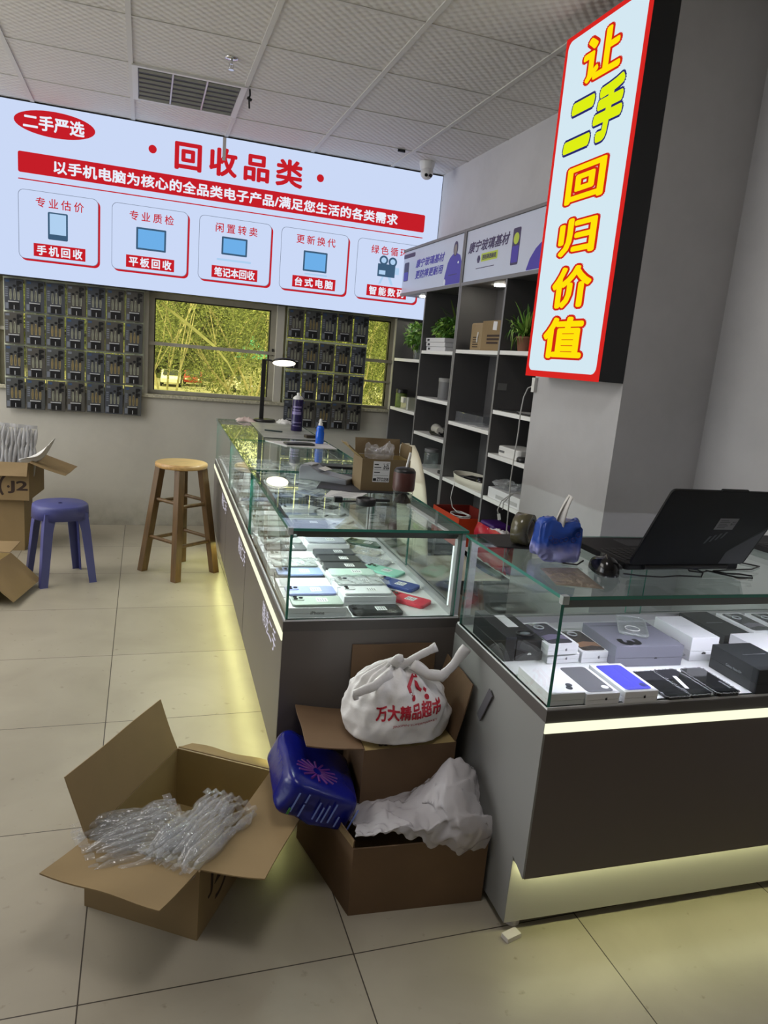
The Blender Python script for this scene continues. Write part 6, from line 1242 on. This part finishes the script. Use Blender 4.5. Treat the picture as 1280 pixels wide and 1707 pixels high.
# ================================================================== dark accessory packs hanging in front of the side windows
PKB = [mat('pack dark slate', (78, 80, 80), 0.35), mat('pack dark blue grey', (70, 74, 82), 0.35), mat('pack dark brown grey', (80, 78, 74), 0.35)]
PKH = mat('pack pale handles', (150, 152, 134), 0.4); PKH2 = mat('pack yellow handles', (150, 134, 90), 0.4); PKD = mat('pack black print', (16, 17, 20), 0.4); PKW = mat('pack white print', (190, 192, 196), 0.4); PKC = mat('pack blue corner', (58, 82, 120), 0.4); PKG = mat('pack grey print', (118, 124, 136), 0.4)
PW, PH = 0.116, 0.206
def make_pack(k):
    t = thing('accessory_pack', 'x', 'accessory pack')
    MB().box(-PW/2, PW/2, -0.006, 0.006, -PH, 0).build('card_box', PKB[k % 3], t, bevel=0.0015)
    F = basis((0, -0.0063, 0), (1, 0, 0), (0, 0, 1), (0, -1, 0))
    b = MB()
    for x in (-0.020, 0.004, 0.028):
        b.prism([(x-0.005, -0.135), (x+0.005, -0.135), (x+0.007, -0.10), (x+0.003, -0.062), (x-0.003, -0.062), (x-0.007, -0.10)], 0, 0.0006, M=F)
    b.build('pictured_tools', PKH2 if k % 3 == 0 else PKH, t)
    b = MB()
    for x, z in ((-0.020, -0.060), (0.004, -0.045), (0.028, -0.060)): b.prism(ell(x, z, 0.010, 0.008, 12), 0, 0.0007, M=F); b.prism(rect(x-0.0012, x+0.0012, -0.13, -0.07), 0.0006, 0.0009, M=F)
    b.build('pictured_heads', PKD, t)
    b = MB(); b.prism(rect(-0.030, 0.034, -PH+0.008, -0.142), 0, 0.0006, M=F); b.build('label_block', PKD, t)
    b = MB(); b.prism(rect(-0.036, 0.030, -0.150, -0.144), 0.0006, 0.001, M=F); b.prism(rect(-0.002, 0.002, -PH+0.010, -PH+0.036), 0.0006, 0.001, M=F); b.build('white_strip', PKW, t)
    b = MB(); text_mb('P', 0.022, 0.046, -0.042, -0.014, 0.0008, 0.08, mb=b, M=F); text_mb('F', 0.022, 0.044, -0.078, -0.050, 0.0008, 0.08, mb=b, M=F); b.build('lettering', PKD, t)
    b = MB(); b.prism(rect(-0.050, -0.026, -0.024, -0.010), 0, 0.0006, M=F); b.build('corner_label', PKC if k % 2 else PKG, t)
    b = MB()
    for q in range(5): b.prism(rect(-0.052, -0.036, -0.06-0.014*q, -0.052-0.014*q), 0, 0.0005, M=F)
    b.build('side_print', PKG, t); MB().prism(rect(-0.052, -0.034, -PH+0.012, -PH+0.05), 0, 0.0005, M=F).build('barcode_block', PKG, t)
    MB().tube([(0, 0.001, -0.004), (0, 0.001, 0.006), (0, 0.012, 0.008)], 0.0018, 5).build('hanger', PKW, t)
    return t
protos = [make_pack(k) for k in range(6)]; used = [False]*6
def rail_grid(label, xs, zs, x0, x1, z0, z1):
    g_ = thing('display_grid', label, 'display grid', ((x0+x1)/2, 5.545, z1)); L = Matrix.Translation(-g_.location)
    for z in zs: MB().box(x0, x1, 5.5385, 5.5425, z-0.007, z+0.007).build('rail', PALEG, g_, L)
    for x in xs: MB().box(x-0.003, x+0.003, 5.5425, 5.5455, z0, z1).build('upright', PALEG, g_, L)
PALEG = mat('pale painted wire', (206, 212, 190), 0.5)
ROWN = ['top', 'second', 'third', 'bottom']; ORD = ['first', 'second', 'third', 'fourth', 'fifth', 'sixth', 'seventh']
rp = random.Random(21)
def pack_group(nx, x0, dx, ztops, side):
    for r in range(4):
        for i in range(nx):
            k = rp.randrange(6)
            o = protos[k] if not used[k] else copy_tree(protos[k]); used[k] = True
            o.location = (x0+dx*(i+0.5)+rp.uniform(-.003, .003), 5.522, ztops[r]+rp.uniform(-.004, .004)); o.rotation_euler = (0, rp.uniform(-.014, .014), 0)
            o['label'] = 'dark tool pack, %s in the %s row of packs %s' % (ORD[i], ROWN[r], side); o['group'] = 'hanging packs '+side
pack_group(7, -0.888, 0.1268, [1.684, 1.466, 1.248, 1.031], 'left of the middle window')
rail_grid('pale wire grid holding the packs left of the middle window', [-0.888+0.1268*k for k in range(8)], [1.690, 1.475, 1.257, 1.040], -0.892, 0.002, 0.98, 1.694)
pack_group(5, 1.018, 0.1262, [1.684, 1.452, 1.226, 1.010], 'right of the middle window')
rail_grid('pale wire grid holding the packs right of the middle window', [1.018+0.1262*k for k in range(6)], [1.690, 1.462, 1.235, 1.018], 1.014, 1.652, 0.985, 1.694)
# ================================================================== outside the windows
GZ = -2.6
GRD = mat('pale yard paving', (150, 146, 124), 0.9, noise=0.3, nscale=0.6)
o = struct(MB().box(-90, 140, 5.8, 190, GZ-0.2, GZ).build('ground', GRD))
BARK = mat('grey bark', (168, 160, 130), 0.9, noise=0.3, nscale=10); LF = [translucent('pale leaves', (140, 148, 98), 0.4, noise=0.45, nscale=1.2), translucent('mid leaves', (88, 98, 62), 0.4, noise=0.45, nscale=1.2)]
def make_tree(seed, crown_r, crown_z, trunk_r, lean, nleaf, ls):
    q = random.Random(seed); t = thing('tree', 'x', 'tree')
    b = MB(); ends = []
    def limb(p, d, r, n, depth):
        pts = [Vector(p)]; rs = [r]
        for i in range(n):
            d = (d+Vector((q.uniform(-.22, .22), q.uniform(-.22, .22), q.uniform(-.02, .16)))).normalized(); pts.append(pts[-1]+d*crown_r*0.26); rs.append(r*(1-0.55*(i+1)/n))
        b.tube(pts, [v*0.62 for v in rs], 7)
        if depth < 2:
            for k in range(3):
                j = q.randint(max(1, n-2), n); dd = (d+Vector((q.uniform(-1, 1), q.uniform(-1, 1), q.uniform(-0.1, 0.6)))*0.9).normalized(); limb(pts[j], dd, rs[j]*0.7, 4, depth+1)
        ends.extend(pts[1:])
    limb((0, 0, 0), Vector((lean, 0, 1)).normalized(), trunk_r, 4, 0)
    b.build('trunk', BARK, t)
    vs = []; fs = []
    for k in range(nleaf):
        while True:
            v = Vector((q.uniform(-1, 1), q.uniform(-1, 1), q.uniform(-1, 1)))
            if v.length < 1: break
        if MN.noise(v*2.6+Vector((seed, 0, 0))) < 0.06: continue
        c = Vector((v.x*crown_r, v.y*crown_r, crown_z+v.z*crown_r*0.72)); a = Vector((q.gauss(0, 1), q.gauss(0, 1), q.gauss(0, 1))).normalized(); e = a.orthogonal().normalized(); s_ = ls*q.uniform(0.6, 1.4)
        i = len(vs); vs += [c-a*s_, c+e*s_*0.38, c+a*s_, c-e*s_*0.38]; fs.append((i, i+1, i+2, i+3))
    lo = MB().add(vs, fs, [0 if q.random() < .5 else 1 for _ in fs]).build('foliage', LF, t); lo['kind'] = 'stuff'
    return t
TP = [make_tree(1, 2.6, 5.0, 0.12, 0.25, 26000, 0.036), make_tree(2, 3.2, 4.7, 0.14, -0.3, 30000, 0.045), make_tree(3, 2.2, 2.4, 0.08, 0.1, 22000, 0.04)]
spots = [(0, 0.55, 17, 0.3, 'leaning thin trunked tree just outside, seen in the left half of the middle window'), (1, 3.3, 21, 2.0, 'broad leafy tree outside at the right of the middle window'), (2, 3.4, 26, 1.0, 'low leafy tree outside behind the leaning one'),
         (1, 2.3, 33, 4.0, 'large tree further off in the middle of the yard'), (0, 6.3, 22, 3.0, 'leafy tree outside the right window'), (2, 7.6, 26, 5.2, 'low leafy tree outside at the right edge of the right window'), (1, -2.6, 22, 0.7, 'broad tree outside behind the left packs'), (0, -5.2, 27, 2.2, 'tree outside at the far left behind the packs'),
         (1, 10.4, 34, 1.2, 'far tree beyond the right window'), (0, 6.6, 38, 5.0, 'far tree in the yard between the two windows'), (1, -1.2, 42, 2.6, 'far tall tree in the yard at the left'), (2, 12.5, 42, 0.2, 'low far tree at the right end of the yard'), (1, 16.5, 52, 3.3, 'furthest tree at the right of the yard')]
seen = set()
for k, x, y, rz, lb in spots:
    o = TP[k] if k not in seen else copy_tree(TP[k]); seen.add(k)
    o.location = (x, y, GZ); o.rotation_euler = (0, 0, rz); o['label'] = lb; o['group'] = 'trees outside'
HG = mat('dark hedge green', (58, 70, 34), 0.8, noise=0.5, nscale=1.5)
q = random.Random(9); vs = []; fs = []
for k in range(9000):
    c = Vector((q.uniform(-32, 52), 82+q.uniform(0, 6), GZ+q.random()**0.9*14)); a = Vector((q.gauss(0, 1), q.gauss(0, 1), q.gauss(0, 1))).normalized(); e = a.orthogonal().normalized(); s_ = q.uniform(0.4, 1.0); i = len(vs); vs += [c-a*s_, c+e*s_*0.5, c+a*s_, c-e*s_*0.5]; fs.append((i, i+1, i+2, i+3))
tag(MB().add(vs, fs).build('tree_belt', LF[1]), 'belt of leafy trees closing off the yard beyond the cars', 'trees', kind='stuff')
t = thing('building', 'dark grey low building behind the parked cars beyond the trees', 'building', (4, 92, GZ)); MB().box(-30, 34, 0, 6, 0, 9).build('wall', mat('dark grey render', (92, 92, 84), 0.9), t); b = MB()
for k in range(12): b.box(-24+4.2*k, -22.4+4.2*k, -0.05, 0.02, 1.2, 2.8)
b.build('windows', mat('dark window glass', (40, 44, 46), 0.2), t)
def car(label, x, y, rz, c):
    t = thing('car', label, 'car', (x, y, GZ), rz, 'parked cars'); m = mat('car paint %d %d %d' % c, c, 0.25, coat=0.5)
    prof = [(-2.1, 0.35), (-2.15, 0.75), (-1.85, 0.95), (-1.3, 1.0), (-0.75, 1.42), (0.65, 1.45), (1.35, 1.02), (2.0, 0.9), (2.15, 0.6), (2.1, 0.3)]
    MB().prism([(x_, z_) for x_, z_ in reversed(prof)], -0.85, 0.85, M=Matrix.Rotation(radians(90), 4, 'X')).build('car_body', m, t, bevel=0.08)
    gm = mat('car glass', (40, 46, 50), 0.1); MB().prism([(0.6, 1.38), (1.22, 1.05), (-1.15, 1.05), (-0.72, 1.36)], -0.862, 0.862, M=Matrix.Rotation(radians(90), 4, 'X')).build('side_windows', gm, t)
    MB().add([(-1.36, -0.7, 1.0), (-1.36, 0.7, 1.0), (-0.80, 0.62, 1.42), (-0.80, -0.62, 1.42)], [(0, 1, 2, 3)]).build('windscreen', gm, t, Matrix.Translation((-0.02, 0, 0.03)), solid=0.02)
    for sx in (-1.35, 1.35):
        for sy in (-1, 1): MB().cyl((sx, sy*0.72, 0.32), (sx, sy*0.90, 0.32), 0.32, n=22).build('wheel', BLK, t)
    b = MB(); b.box(-2.17, -2.12, -0.72, -0.45, 0.62, 0.75).box(-2.17, -2.12, 0.45, 0.72, 0.62, 0.75); b.build('headlights', WPL, t); return t
car('white car parked outside, seen low in the left of the middle window', 2.45, 70, radians(86), (236, 234, 226)); car('pale car parked outside behind the slanted tape', 8.4, 68, radians(98), (224, 222, 216)); car('red car parked outside right of the white car', 4.6, 73, radians(85), (150, 40, 34))
car('pale car parked outside low in the right window', 21.5, 66, radians(80), (206, 204, 196))
SHR = make_tree(8, 1.2, 1.4, 0.03, 0, 7000, 0.04)
for k, (x, y, lb) in enumerate([(2.35, 24, 'low bright shrub right of the parked cars by the leaning tree'), (4.4, 26, 'low shrub right of the leaning tree outside'), (7.3, 24, 'low shrub outside the right window'), (4.2, 31, 'low shrub at the foot of the kiosk side trees')]):
    o = SHR if k == 0 else copy_tree(SHR); o.name = 'shrub' if k == 0 else o.name; o.location = (x, y, GZ); o.rotation_euler = (0, 0, k*1.3); o['label'] = lb; o['category'] = 'shrub'; o['group'] = 'shrubs outside'
    o.name = 'shrub'
t = thing('kiosk', 'small teal roofed kiosk outside at the right of the middle window', 'kiosk', (5.0, 36, GZ)); MB().box(-0.45, 0.45, -0.45, 0.45, 0, 3.5).build('kiosk_walls', mat('pale kiosk wall', (186, 184, 160), 0.8), t); MB().add([(-0.75, -0.75, 3.5), (0.75, -0.75, 3.5), (0.75, 0.75, 3.5), (-0.75, 0.75, 3.5), (0, 0, 4.6)], [(0, 1, 4), (1, 2, 4), (2, 3, 4), (3, 0, 4), (3, 2, 1, 0)]).build('kiosk_roof', mat('teal roof', (70, 160, 140), 0.6), t)
